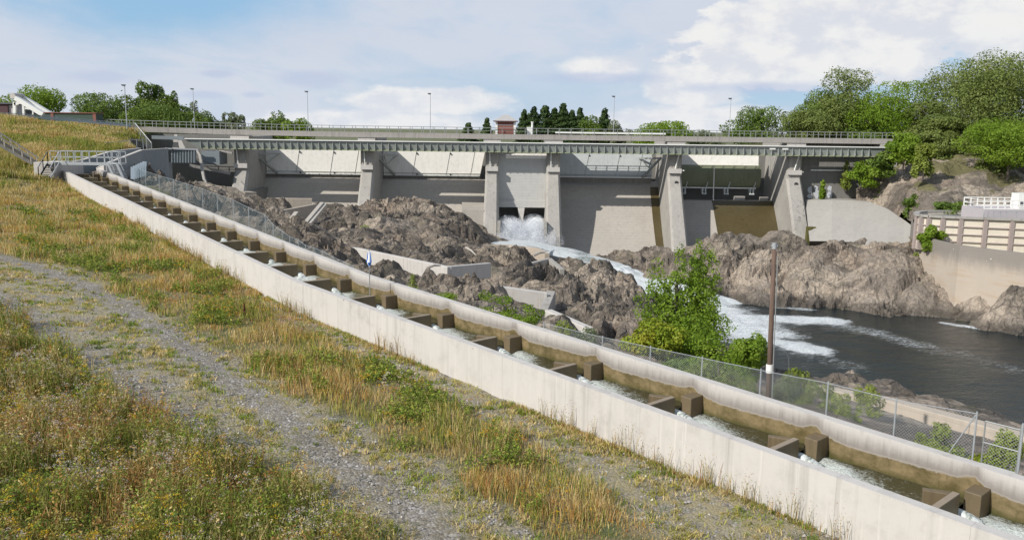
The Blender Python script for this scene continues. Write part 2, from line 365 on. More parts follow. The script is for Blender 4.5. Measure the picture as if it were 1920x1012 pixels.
def vcol_mat(name, trans=.2, rough=.75):     # every blade carries its own real colour
    m, n, b, out = newmat(name); c = n.node('ShaderNodeAttribute', attribute_name='blade').outputs['Color']
    n.set(b.inputs['Base Color'], c); b.inputs['Roughness'].default_value = rough; b.inputs['Specular IOR Level'].default_value = .2
    t = n.node('ShaderNodeBsdfTranslucent'); n.set(t.inputs[0], c)
    ms = n.node('ShaderNodeMixShader', i_0=trans); n.l.new(b.outputs[0], ms.inputs[1]); n.l.new(t.outputs[0], ms.inputs[2]); n.l.new(ms.outputs[0], out.inputs[0]); return m
M_blade = vcol_mat('meadow_plants', .38)
# water -------------------------------------------------------------
def water(name, deep, foam_attr=True, scale=1.0, bstr=.6, foamcol=(.66, .69, .69), rough=.08, stretch=(1, 1, 1), rot=0.0):
    m, n, b, _ = newmat(name); p = geo(n)
    if rot:
        mp = n.node('ShaderNodeMapping', i_Vector=p); mp.inputs['Rotation'].default_value = (0, 0, rot); p = mp.outputs[0]
    p = n.vmul(p, stretch)
    w1 = n.noise(p, 1.1 * scale, 6, .62, .6); w2 = n.noise(p, 4.5 * scale, 5, .6, .5)
    h = n.math('ADD', w1, n.math('MULTIPLY', w2, .35))
    fa = n.node('ShaderNodeAttribute', attribute_name='foam').outputs['Fac']
    f = n.noise(p, 2.2 * scale, 8, .72, 1.2); f2 = n.noise(p, 9 * scale, 5, .7, .4)
    ff = n.math('ADD', n.math('MULTIPLY', f, .7), n.math('MULTIPLY', f2, .3))
    t = n.math('SUBTRACT', n.math('ADD', ff, n.math('MULTIPLY', fa, .62)), .70)
    fm = n.math('MULTIPLY', n.ss(t, -.02, .30), n.math('ADD', .5, n.math('MULTIPLY', n.ss(f2, .36, .62), .5)))
    lay = n.noise(p, .16 * scale, 4, .6)
    c = n.mix(lay, tuple(x * .6 for x in deep), tuple(x * 1.5 for x in deep))
    c = n.mix(fm, c, foamcol); n.set(b.inputs['Base Color'], c)
    n.set(b.inputs['Roughness'], n.math('ADD', n.math('MULTIPLY', fm, .7), rough)); b.inputs['IOR'].default_value = 1.33; b.inputs['Specular IOR Level'].default_value = .33
    n.set(b.inputs['Normal'], n.bump(h, bstr, .12)); return m
M_river = water('dark_river_water', (.006, .013, .015), scale=.75, bstr=.8, stretch=(.55, 1.35, 1), rot=R(-18))
M_ladderwater = water('greenish_ladder_water', (.052, .046, .020), scale=2.2, bstr=.8, foamcol=(.60, .64, .60))
M_rapid = water('white_rapid_water', (.10, .12, .10), scale=1.3, bstr=.9)
def foam_mat(name, col=(.84, .86, .86), dark=(.45, .50, .48), sc=2.2, flow=0):
    m, n, b, _ = newmat(name); p = geo(n)
    if flow: mp = n.node('ShaderNodeMapping', i_Vector=p); mp.inputs['Rotation'].default_value = (0, 0, flow); p = n.vmul(mp.outputs[0], (.28, 1, .5))
    f = n.noise(n.vmul(p, (1, 1, .45)), sc, 7, .7, .8)
    n.set(b.inputs['Base Color'], n.mix(n.ss(f, .36, .56), dark, col)); b.inputs['Roughness'].default_value = .7
    n.set(b.inputs['Normal'], n.bump(f, .8, .1)); return m
LA1_ = .736
M_jet = foam_mat('white_jet_water', col=(.66, .70, .68), dark=(.15, .18, .14), sc=7.0, flow=LA1_ - math.pi / 2)
M_fall = foam_mat('falling_white_water', sc=1.2)
# ladder wall faces: brown wet zone below a wavy line, its height stored on the mesh
def stained(name):
    m, n, b, _ = newmat(name); p = geo(n)
    base = (.50, .475, .44)
    hgt = n.node('ShaderNodeAttribute', attribute_name='above').outputs['Fac']       # metres above the stain line
    e = n.math('ADD', hgt, n.math('MULTIPLY', n.math('SUBTRACT', n.noise(p, 3.2, 6, .72), .5), .22))
    big = n.noise(p, .5, 5, .6); st = n.noise(n.vmul(p, (6, 6, .3)), 1.0, 4, .65)
    c = n.mix(big, tuple(x * .88 for x in base), tuple(x * 1.05 for x in base)); c = n.mix(n.math('MULTIPLY', n.ss(st, .5, .7), .3), c, (.30, .27, .24))
    grey = n.math('MULTIPLY', n.math('SUBTRACT', 1.0, n.ss(n.math('ADD', e, n.math('MULTIPLY', n.math('SUBTRACT', st, .5), .5)), .0, .62)), .85)
    c = n.mix(grey, c, (.165, .145, .125))
    c = n.mix(n.math('MULTIPLY', n.math('SUBTRACT', 1.0, n.ss(e, .02, .07)), .5), c, (.34, .30, .25))
    wet = n.mix(n.ss(n.noise(n.vmul(p, (1, 1, 1.5)), 1.6, 7, .7), .3, .7), (.085, .066, .022), (.235, .175, .09)); wet = n.mix(n.math('MULTIPLY', n.ss(n.noise(n.vmul(p, (5, 5, .4)), 1, 4, .6), .5, .7), .45), wet, (.07, .06, .02))
    wet = n.mix(n.math('SUBTRACT', 1.0, n.ss(e, -.62, -.30)), wet, (.06, .058, .014))
    c = n.mix(n.math('SUBTRACT', 1.0, n.ss(e, -.03, .012)), c, wet)
    pits = n.math('LESS_THAN', n.vor(p, 1.1), .035); c = n.mix(n.math('MULTIPLY', pits, .7), c, (.09, .08, .07))
    n.set(b.inputs['Base Color'], c); n.set(b.inputs['Roughness'], n.math('ADD', n.math('MULTIPLY', n.ss(e, -.05, .03), .35), .5))
    n.set(b.inputs['Normal'], n.bump(n.noise(p, 9, 5, .7), .3, .02)); return m
M_stained = stained('stained_channel_concrete')
M_baffle = concrete('wet_brown_concrete', (.150, .112, .062), .35, .8, grime=.65, stains=(.08, .07, .03), rough=.6)
M_baffle_top = concrete('lit_baffle_top_concrete', (.27, .22, .16), .2, .2, grime=.3, stains=(.2, .17, .13))  # paler copy of the baffle concrete, carrying the sunlit tone of the tops
# chain link: a woven wire pattern cut out of a thin sheet
def chainlink(name, pitch=.06, wire=.11, col=(.50, .54, .55)):
    m, n, b, out = newmat(name); uv = n.node('ShaderNodeUVMap').outputs[0]; u, v, _w = n.sep(uv)
    a = n.math('ABSOLUTE', n.math('SUBTRACT', n.math('FRACT', n.math('DIVIDE', n.math('ADD', u, v), pitch * 1.414)), .5))
    c = n.math('ABSOLUTE', n.math('SUBTRACT', n.math('FRACT', n.math('DIVIDE', n.math('SUBTRACT', u, v), pitch * 1.414)), .5))
    k = n.math('LESS_THAN', n.math('MINIMUM', a, c), wire)
    n.set(b.inputs['Base Color'], (*col, 1)); b.inputs['Roughness'].default_value = .5; b.inputs['Metallic'].default_value = .3
    t = n.node('ShaderNodeBsdfTransparent'); ms = n.node('ShaderNodeMixShader'); n.set(ms.inputs[0], k)
    n.l.new(t.outputs[0], ms.inputs[1]); n.l.new(b.outputs[0], ms.inputs[2]); n.l.new(ms.outputs[0], out.inputs[0]); return m
M_link = chainlink('chain_link_mesh', .07, .034, (.40, .43, .44))
M_netting = chainlink('fine_blue_green_netting', .03, .055, (.22, .29, .31))
# ------------------------------------------------------------------ fish ladder geometry
LX, LZ, LL, LA1, LA2, LS1, LS2, WN, LH, WF, KB = 12.4278, 13.1417, 4.75276, .736483, .635641, .0365718, .0380784, 3.22557, .511284, -1.05245, 13.4515
def lp(k, off=0.0, dz=0.0):                  # a point of the ladder: k counts pools downstream, off metres towards the meadow side
    u1 = np.array([-math.sin(LA1), math.cos(LA1)]); u2 = np.array([-math.sin(LA2), math.cos(LA2)])
    P20 = np.array([LX, 22.0]); Pb = P20 + u1 * LL * (20 - KB); n1 = np.array([-u1[1], u1[0]]); n2 = np.array([-u2[1], u2[0]])
    if k >= KB: q = P20 + u1 * LL * (20 - k); z = LZ + LS1 * LL * (20 - k)
    else: q = Pb + u2 * LL * (KB - k); z = LZ + LS1 * LL * (20 - KB) + LS2 * LL * (KB - k)
    w = min(1, max(0, (k - KB) / .3 + .5)); nn = n2 * (1 - w) + n1 * w; nn = nn / np.linalg.norm(nn) / math.cos((LA1 - LA2) / 2 * (1 - abs(2 * w - 1)))
    q = q + nn * off; return np.array([q[0], q[1], z + dz])
K0, K1 = -1.5, 24.5
KS = sorted(set([round(x, 3) for x in np.arange(K0, K1 + .01, .25)] + [KB, KB - .15, KB + .15]))
NI = WN - .35; FI = WF + .35                 # inner faces of the two walls
def wlev(j): return LZ + (LS1 * LL * (20 - j) if j >= KB else LS1 * LL * (20 - KB) + LS2 * LL * (KB - j)) - .50    # water just upstream of baffle j
def build_ladder():
    root = empty('fish_ladder', lp(10, 1, -2.2), 'long pale concrete fish ladder with brown stained steps running diagonally past the meadow', 'fish ladder')
    for off0, off1, kk in ((NI, WN, 'near'), (WF, FI, 'far')):
        m = MB(); r = []
        inner = NI if kk == 'near' else FI; outer = WN if kk == 'near' else WF
        k0 = K0 if kk == 'near' else -1.3; ks = [k0] + [k for k in KS if k > k0 + .1]
        zb = -1.9
        A = [lp(k, outer, LH + zb) for k in ks]; Bq = [lp(k, outer, LH) for k in ks]; C = [lp(k, inner, LH) for k in ks]; D = [lp(k, inner, LH - 2.3) for k in ks]
        n = len(ks); m.strip(A, Bq); m.strip(Bq, C)
        m.add([A[0], Bq[0], C[0], D[0]], [(0, 1, 2, 3)]); m.add([A[-1], Bq[-1], C[-1], D[-1]], [(0, 1, 2, 3)])
        o = m.build('channel_wall', M_conc_new, root); bevel(o, .035, 1)
        # inner face, finely divided, storing how far each point is above the tide mark
        kf = np.arange(k0, K1 + .001, .05); zs = np.linspace(0, 1, 9); V = []; AB = []
        for k in kf:
            j = math.floor(k - .02) + 1; fr = k - (j - 1)                                    # pool between baffle j-1 and j
            lev = wlev(j) + .48 + .05 * fr + .17 * math.exp(-((fr - .985) / .055) ** 2) + .20 * math.exp(-((fr) / .13) ** 2)
            top = lp(k, inner, LH); 
            for t in zs:
                z = top[2] - 2.3 * t; V.append((top[0], top[1], z)); AB.append(z - lev)
        nf = len(kf); Fq = []
        for i in range(nf - 1):
            for t in range(8):
                a = i * 9 + t; q = (a, a + 1, a + 10, a + 9); Fq.append(q if kk == 'far' else q[::-1])
        mesh_np('stained_face', V, np.array(Fq), M_stained, o, attrs={'above': AB})
    m = MB(); m.strip([lp(k, NI + .1, -1.9) for k in KS], [lp(k, FI - .1, -1.9) for k in KS]); m.build('channel_floor', M_baffle, root)
    for k in range(-1, 25):
        m = MB(); lo = -1.85
        def ring(z, pts): return [lp(k + a / LL, o, z) for a, o in pts]
        m.hexa(ring(lo, [(-.2, .33), (0, .33), (0, NI + .02), (-.2, NI + .02)]), ring(0, [(-.2, .33), (0, .33), (0, NI + .02), (-.2, NI + .02)]))
        hk = [(-.2, .335), (-.85, .72), (-.75, .90), (-.2, .60)]
        m.hexa(ring(lo, hk), ring(-.003, hk)); ob = m.build('baffle', M_baffle, root); bevel(ob, .025)
        t = MB(); t.hexa(ring(.001, [(-.19, .35), (-.01, .35), (-.01, NI - .01), (-.19, NI - .01)]), ring(.012, [(-.19, .35), (-.01, .35), (-.01, NI - .01), (-.19, NI - .01)])); t.build('baffle_lit_top', M_baffle_top, ob)
        m = MB(); bk = [(-.02, FI - .02), (.42, FI - .02), (.42, 0), (-.02, 0)]
        m.hexa(ring(lo, bk), ring(0, bk)); bevel(m.build('guide_block', M_baffle, root), .025)
    # pool water: one sheet stepping down, with churned jets through each slot
    nu, nv = 26, 12
    V = []; Fq = []; FO = []
    for k in range(-1, 25):
        lev = wlev(k); b = len(V)
        for i in range(nu + 1):
            fr = i / nu; kk = k - 1 + .02 + fr * .96
            for j in range(nv + 1):
                g = j / nv; off = FI - .02 + (NI - FI + .04) * g; p = lp(kk, off)
                s = LL * fr; d = math.hypot((s - .7) / 1.3, (off - .35) / .75)
                tub = math.exp(-d) ; wv = (vnoise(np.array(s * 2.1 + k * 7), np.array(off * 2.3)) - .5) * (.05 + .26 * tub)
                V.append((p[0], p[1], lev + float(wv) - .03 * (1 - fr)))
                mid = math.exp(-((off - (.35 + fr * 1.5)) / .9) ** 2) * (1 - .35 * fr)
                FO.append(min(1, .10 + .85 * tub + .50 * mid + .35 * float(fbm(np.array([s * .9 + k * 5.]), np.array([off * 1.1]), 3)[0] - .5)))
        for i in range(nu):
            for j in range(nv):
                a = b + i * (nv + 1) + j; Fq.append((a, a + nv + 1, a + nv + 2, a + 1))
    o = mesh_np('ladder_water', V, np.array(Fq), M_ladderwater, smooth=True, attrs={'foam': FO}); tag(o, kind='structure')
    V = []; Fq = []
    nu, nv = 16, 8
    for k in range(-1, 25):
        b = len(V); h0 = wlev(k); h1 = wlev(k + 1)
        for i in range(nu + 1):
            t = i / nu; s = -.22 + 1.15 * t                    # metres downstream of the baffle
            for j in range(nv + 1):
                g = j / nv - .5; wd = .34 + max(0, t - .3) * .9
                off = .165 + g * wd + max(0, t - .35) * .45; off = min(NI, max(FI, off)) if s > .45 else max(.0, min(.34, off)) if s > -.2 else off
                z = h0 + (h1 - h0) * (1 / (1 + math.exp(-(s - .25) * 5))) + .03 + .07 * (.5 - abs(g)) - .10 * max(0, t - .5)
                z += (random.random() - .5) * (.01 + .03 * t) - .03; p = lp(k + s / LL, off)
                V.append((p[0], p[1], z - (.12 if abs(g) > .49 else 0) - (.1 if i in (0, nu) else 0)))
        for i in range(nu):
            for j in range(nv):
                a = b + i * (nv + 1) + j; Fq.append((a, a + nv + 1, a + nv + 2, a + 1))
    o = mesh_np('ladder_white_water', V, np.array(Fq), M_jet, smooth=True); tag(o, kind='structure')
    # upper channel turning away towards the intake
    L = [lp(-1.5, WN - .17, LH), at(130, 305, 102.5), at(153, 301, 105), at(210, 284, 112), at(262, 278.5, 120)]
    Rr = [lp(-1.3, FI - .17, LH), at(197, 308, 100.5), at(213, 302, 104), at(265, 282, 112), at(313, 279, 118)]
    for path in (L, Rr):
        for wi, (a, c) in enumerate(zip(path[:-1], path[1:])):
            a = np.array(a); c = np.array(c); d = (c - a)[:2]; d /= np.linalg.norm(d); nx = np.array([-d[1], d[0]]) * .17
            q = lambda p, s, z: (p[0] + s * nx[0], p[1] + s * nx[1], z)
            m = MB(); zl = 13.4
            m.hexa([q(a, -1, zl), q(c, -1, zl), q(c, 1, zl), q(a, 1, zl)], [q(a, -1, a[2]), q(c, -1, c[2]), q(c, 1, c[2]), q(a, 1, a[2])])
            m.build('upper_channel_wall', M_conc_new if wi < 2 else M_steel_blue, root)
            m = MB(); m.bar(a + [0, 0, .04], c + [0, 0, .04], .42, .09); m.build('wall_coping', M_conc_new, root)
    fl = MB(); fl.strip([(p[0], p[1], 14.7 + i * .5) for i, p in enumerate(L)], [(p[0], p[1], 14.7 + i * .5) for i, p in enumerate(Rr)]); fl.build('upper_channel_floor', M_baffle, root)
build_ladder()
# ------------------------------------------------------------------ terrain: meadow side
def ladder_coords(x, y):                      # signed offset towards the meadow from the ladder line, and pool number
    u1 = np.array([-math.sin(LA1), math.cos(LA1)]); u2 = np.array([-math.sin(LA2), math.cos(LA2)])
    P20 = np.array([LX, 22.0]); Pb = P20 + u1 * LL * (20 - KB); n1 = np.array([-u1[1], u1[0]]); n2 = np.array([-u2[1], u2[0]])
    dx = x - Pb[0]; dy = y - Pb[1]
    s1 = dx * u1[0] + dy * u1[1]; o1 = dx * n1[0] + dy * n1[1]; s2 = dx * u2[0] + dy * u2[1]; o2 = dx * n2[0] + dy * n2[1]
    um = (u1 + u2); first = (dx * um[0] + dy * um[1]) < 0
    return np.where(first, o1, o2), np.where(first, KB - s1 / LL, KB - s2 / LL)
mc = []
for k in (-1, 1, 3, 6, 9, 12, 15, 18, 21, 24):
    p = lp(k, WN, LH - 1.62); mc.append(p)
    for d, dz in ((4, .12), (9, .38), (16, .75)):
        if k >= 6 or d < 5: q = lp(k, WN + d, LH - 1.62 + dz); mc.append(q)
    if k >= 12: mc.append(lp(k, WN + 28, LH - 1.62 + 1.5)); mc.append(lp(k, WN + 60, LH - 1.62 + 3))
for (a, b, Y) in ((0, 330, 92), (40, 332, 94), (0, 300, 101), (60, 318, 99), (110, 300, 108), (160, 288, 113), (230, 279, 119), (268, 276, 127), (278, 272, 131),
                  (0, 224, 126), (60, 229, 128), (130, 234, 130), (200, 239, 131), (252, 243, 132), (0, 262, 113), (100, 262, 118), (200, 262, 124)): mc.append(at(a, b, Y))
for (x, y, z) in ((-78, 134, 23.0), (-78, 150, 23), (-60, 136, 22), (-58, 150, 22), (-120, 134, 23.5), (-120, 160, 23.5), (-110, 100, 19), (-100, 60, 16.6), (-60, 20, 14.8), (-55, 170, 21), (-120, 175, 21)): mc.append((x, y, z))
RM = RBF(mc)
def zmeadow(x, y): return RM(x, y)
HB = (at(270, 272, 131)[0])                   # right-hand limit of the embankment
def gridmesh(xs, ys): X, Y = np.meshgrid(xs, ys); n = len(xs); i = np.arange(len(ys) - 1)[:, None] * n + np.arange(n - 1)[None]; return X, Y, np.stack([i, i + 1, i + n + 1, i + n], -1).reshape(-1, 4)
def pix_poly(pts): return [tuple(ground_at(a, b)[:2]) for a, b in pts]
def ground_at(px, py):
    d = ray(px, py); t = np.linspace(8, 150, 700); P = CAMP[None] + d[None] * t[:, None]; h = P[:, 2] - zmeadow(P[:, 0], P[:, 1]); i = int(np.argmax(h < 0)); i = i if i > 0 else len(t) - 1
    return P[i]
# where the gravel lies, as outlines on the ground
G_left = pix_poly([(-260, 470), (0, 590), (130, 690), (250, 775), (400, 850), (520, 905), (620, 985), (700, 1060), (800, 1160)])
G_right = pix_poly([(-260, 400), (0, 478), (130, 505), (250, 565), (360, 625), (480, 690), (600, 765), (760, 855), (900, 940), (1060, 1040), (1200, 1160)])
S_up = pix_poly([(112, 342), (200, 392), (330, 468), (480, 560), (560, 605), (700, 685), (830, 745), (920, 795), (1010, 850), (1150, 950), (1250, 1040), (1330, 1160)])
T1 = pix_poly([(-200, 440), (0, 560), (130, 650), (260, 735), (340, 785), (430, 850), (560, 960), (640, 1100)])
T2 = pix_poly([(-200, 400), (0, 478), (180, 545), (330, 640), (470, 740), (620, 860), (800, 980), (900, 1100)])
def signed(x, y, line):                       # >0 on the wall side of a line running down the picture
    line = np.asarray(line); d = dist_poly(x, y, line); s = np.ones(np.shape(x)); best = np.full(np.shape(x), 1e9)
    for a, b in zip(line[:-1], line[1:]):
        ab = b - a; t = np.clip(((x - a[0]) * ab[0] + (y - a[1]) * ab[1]) / (ab @ ab), 0, 1); dd = np.hypot(x - a[0] - t * ab[0], y - a[1] - t * ab[1])
        cr = ab[0] * (y - a[1]) - ab[1] * (x - a[0]); m = dd < best - 1e-6; s = np.where(m, np.sign(cr), s); best = np.where(m, dd, best)
    return d * s
def sst(v, a, b): t = np.clip((v - a) / (b - a), 0, 1); return t * t * (3 - 2 * t)
def meadow_masks(x, y):
    wob = (fbm(x * .5, y * .5, 4, 5) - .5) * 2.2
    sl = signed(x, y, G_left) + wob; sr = signed(x, y, G_right) + wob; su = signed(x, y, S_up) + wob * .6
    herb = 1 - sst(sl, -.4, .5)                                   # tall herbs left of the track
    strip = sst(sr, -.2, .6) * (1 - sst(su, -.4, .6))             # tall grass between track and wall
    off, k = ladder_coords(x, y)
    strip = np.where(k > 18.6, strip * np.clip(1.35 - (k - 18.6) * .25, .3, 1), strip)
    track = np.maximum(1 - sst(dist_poly(x, y, T1), .35, .95), (1 - sst(dist_poly(x, y, T2), .3, .9)))
    hill = sst(-k, .2, 1.2)
    return herb * (1 - hill), strip * (1 - hill), track * (1 - hill), hill
def ground_material():
    m, n, b, _ = newmat('gravel_and_soil'); p = geo(n)
    a = n.node('ShaderNodeAttribute', attribute_name='gmask').outputs['Color']; herb, strip, track = n.sep(a)
    st = n.vor(p, 13, 'F1', 'Color'); sr, sg, sb = n.sep(st); dst = n.vor(p, 13)
    big = n.noise(p, .7, 6, .65); mid = n.noise(p, 3.5, 6, .7)
    g = n.ramp(sr, [(0, (.10, .092, .083)), (.45, (.195, .178, .16)), (.8, (.28, .26, .238)), (1, (.42, .40, .38))])
    g = n.mix(n.ss(mid, .42, .66), g, (.17, .145, .105))
    soil = n.mix(n.noise(p, 2.2, 5, .7), (.13, .115, .055), (.22, .17, .09)); soil = n.mix(n.ss(big, .45, .6), soil, (.085, .10, .035))
    dry = n.mix(n.ss(n.noise(p, 1.6, 7, .75), .36, .58), g, (.29, .245, .135)); dry = n.mix(n.math('MULTIPLY', n.ss(n.noise(p, 2.7, 5, .65), .56, .68), .8), dry, (.10, .125, .035))
    c = n.mix(n.math('SUBTRACT', .92, n.math('MULTIPLY', track, .75)), g, dry)
    c = n.mix(n.math('MAXIMUM', herb, strip), c, soil); n.set(b.inputs['Base Color'], c); b.inputs['Roughness'].default_value = .95
    h = n.math('ADD', n.math('MULTIPLY', dst, -.7), n.math('MULTIPLY', mid, .5)); n.set(b.inputs['Normal'], n.bump(h, .8, .05)); return m
M_ground = ground_material()
def build_meadow():
    xs = np.arange(-130, 26, .4); ys = np.arange(3, 176, .4); X, Y, Fq = gridmesh(xs, ys); x = X.ravel(); y = Y.ravel()
    off, k = ladder_coords(x, y); lim = WN - .15; inz = k > -1.4
    bad = inz & (off < lim - .7); sn = inz & (off < lim) & ~bad
    u1 = np.array([-math.sin(LA1), math.cos(LA1)]); u2 = np.array([-math.sin(LA2), math.cos(LA2)]); up = (k < KB)
    nx = np.where(up, -u2[1], -u1[1]); ny = np.where(up, u2[0], u1[0]); d = np.where(sn, lim - off, 0); x = x + nx * d; y = y + ny * d
    bad |= (~inz) & (y > 90) & (x > np.interp(y, [90, 122, 129, 131, 137, 150, 176], [-52.6, -52.9, HB - 1, HB + 1.2, -60.8, -65, -68]))
    z = zmeadow(x, y) + (fbm(x * .6, y * .6, 4, 3) - .5) * .22
    h, s, t, hl = meadow_masks(x, y)
    keep = ~(bad[Fq].any(1)); Fq = Fq[keep]
    o = mesh_np('ground', np.stack([x, y, z], 1), Fq, M_ground, smooth=True, attrs={'gmask': np.stack([np.maximum(h, hl), s, t], 1)}); tag(o, kind='structure')
build_meadow()
# ------------------------------------------------------------------ terrain: gorge side
gc = []
for k in (-1, 1, 3, 5, 7, 9, 11, 13, 15, 17, 19, 21, 24): gc.append(lp(k, WF - .2, LH - 1.25)); gc.append(lp(k, WF - 1.6, LH - 1.3))
for (a, b, Y) in ((330, 345, 112), (300, 330, 112), (400, 376, 108), (430, 378, 122), (480, 384, 120), (500, 400, 108), (470, 400, 100), (540, 440, 92), (560, 415, 103),
                  (440, 366, 136), (520, 373, 141), (600, 361, 143), (640, 358, 143), (700, 361, 141), (760, 362, 141), (820, 374, 138), (870, 392, 134), (905, 430, 132), (918, 452, 130),
                  (600, 395, 128), (700, 395, 130), (800, 400, 128), (620, 430, 113), (720, 430, 115), (830, 430, 118), (640, 458, 100), (760, 470, 103), (860, 478, 108), (910, 486, 112),
                  (620, 480, 78), (700, 505, 70), (660, 485, 84), (760, 505, 78), (850, 520, 82), (900, 500, 96), (760, 540, 55), (830, 550, 56), (900, 560, 62), (950, 540, 74), (900, 585, 46),
                  (1000, 520, 92), (960, 500, 104), (930, 480, 118), (1000, 505, 103), (1050, 490, 116), (1080, 500, 112), (1120, 523, 104), (1180, 524, 101),
                  (1020, 550, 78), (1080, 545, 86), (1150, 560, 84), (1190, 580, 80), (1100, 600, 66), (1050, 600, 60), (1000, 590, 52), (1170, 640, 60), (1120, 640, 48), (1040, 620, 44),
                  (1230, 650, 58), (1300, 690, 48), (1400, 700, 48), (1340, 655, 62), (1400, 690, 60), (1250, 610, 68), (1370, 640, 70),
                  (1450, 700, 54), (1500, 703, 53), (1560, 716, 52), (1640, 729, 51), (1700, 742, 50), (1780, 760, 48), (1850, 776, 46), (1915, 798, 44),
                  (1600, 760, 41), (1660, 790, 37), (1750, 810, 36), (1830, 820, 34), (1900, 845, 33)): gc.append(at(a, b, Y))
for (a, b, Y) in ((1285, 428, 140), (1350, 424, 139), (1420, 432, 138), (1475, 428, 138), (1508, 462, 142), (1540, 440, 134), (1600, 446, 130), (1650, 452, 126), (1690, 478, 120), (1720, 505, 116), (1755, 540, 111), (1800, 560, 107), (1850, 575, 104),
                  (1880, 548, 103), (1920, 570, 100), (1400, 480, 126), (1450, 520, 119), (1350, 480, 128), (1320, 520, 120), (1560, 500, 119), (1620, 520, 114), (1700, 560, 109),
                  (1230, 455, 138), (1200, 470, 134), (1160, 462, 141), (1215, 500, 122), (1260, 540, 118), (1300, 560, 114)): gc.append(at(a, b, Y))
for (a, b) in ((1345, 566), (1400, 570), (1480, 574), (1540, 578), (1600, 587), (1680, 595), (1760, 604), (1840, 616), (1920, 628)):
    p = atz(a, b, 0); gc.append((p[0], p[1], .1)); gc.append((p[0] - .6, p[1] - 2.5, -2.6))
for (x, y) in ((24, 92), (30, 84), (40, 76), (55, 70), (70, 72), (45, 90), (60, 82), (34, 100), (80, 85), (95, 80), (60, 62), (90, 60), (46, 66)): gc.append((x, y, -3))
for (a, b) in ((1340, 690), (1460, 720), (1600, 760), (1750, 800), (1900, 850)): p = atz(a, b, 0); gc.append((p[0] + 1, p[1], -1.5))
for (a, b, z) in ((1000, 463, 4.1), (1050, 468, 3.2), (1100, 485, 2.5), (1140, 500, 1.9), (980, 455, 4.0)): p = atz(a, b, z + .4); gc.append((p[0], p[1], z - 1.0))
p = atz(1190, 512, 2.2); gc.append((p[0], p[1], 1.0)); p = atz(1270, 545, .8); gc.append((p[0], p[1], -.4))
for (x, y, z) in ((105, 100, 3), (120, 96, 2), (150, 90, 1), (105, 108, 8), (140, 108, 9), (-45, 148, 11), (0, 150, 2), (30, 150, 1), (-20, 150, 10), (60, 48, 3), (80, 40, 3), (30, 20, 9), (50, 20, 6)): gc.append((x, y, z))
RG = RBF(gc)
WALLS = [(0.9, [(503, 399, 111), (545, 391, 116), (592, 382, 121)]), (1.2, [(622, 461, 90), (668, 464, 90), (760, 483, 86), (842, 500, 82), (918, 492.5, 88)]), (1.2, [(914, 458, 129), (955, 459, 129.5), (1008, 465, 127), (1026, 475, 122)]),
         (1.0, [(630, 472, 86), (700, 486, 82), (770, 502, 79), (850, 515, 77), (915, 505, 84)]), (.9, [(700, 500, 76), (790, 520, 72)]),
         (1.0, [(974, 498, 102), (1030, 483.5, 108), (1054, 504, 102)]), (.9, [(938, 536, 77), (1026, 548, 77)]), (.8, [(1020, 578, 73), (1034, 545, 79)]), (.8, [(1028, 580, 60), (1106, 614, 55)]), (.6, [(1528, 723, 47), (1665, 747, 44), (1825, 788, 40.5), (1960, 826, 38)])]
WALLS = [(d, [tuple(at(*q)[:2]) for q in w]) for d, w in WALLS]
STREAM = [tuple(atz(a, b, z)[:2]) for a, b, z in ((940, 458, 4.6), (1045, 468, 4), (1100, 484, 3.3), (1140, 497, 2.9), (1190, 517, 1.9), (1250, 540, 1.2), (1310, 565, .5), (1380, 600, 0))]
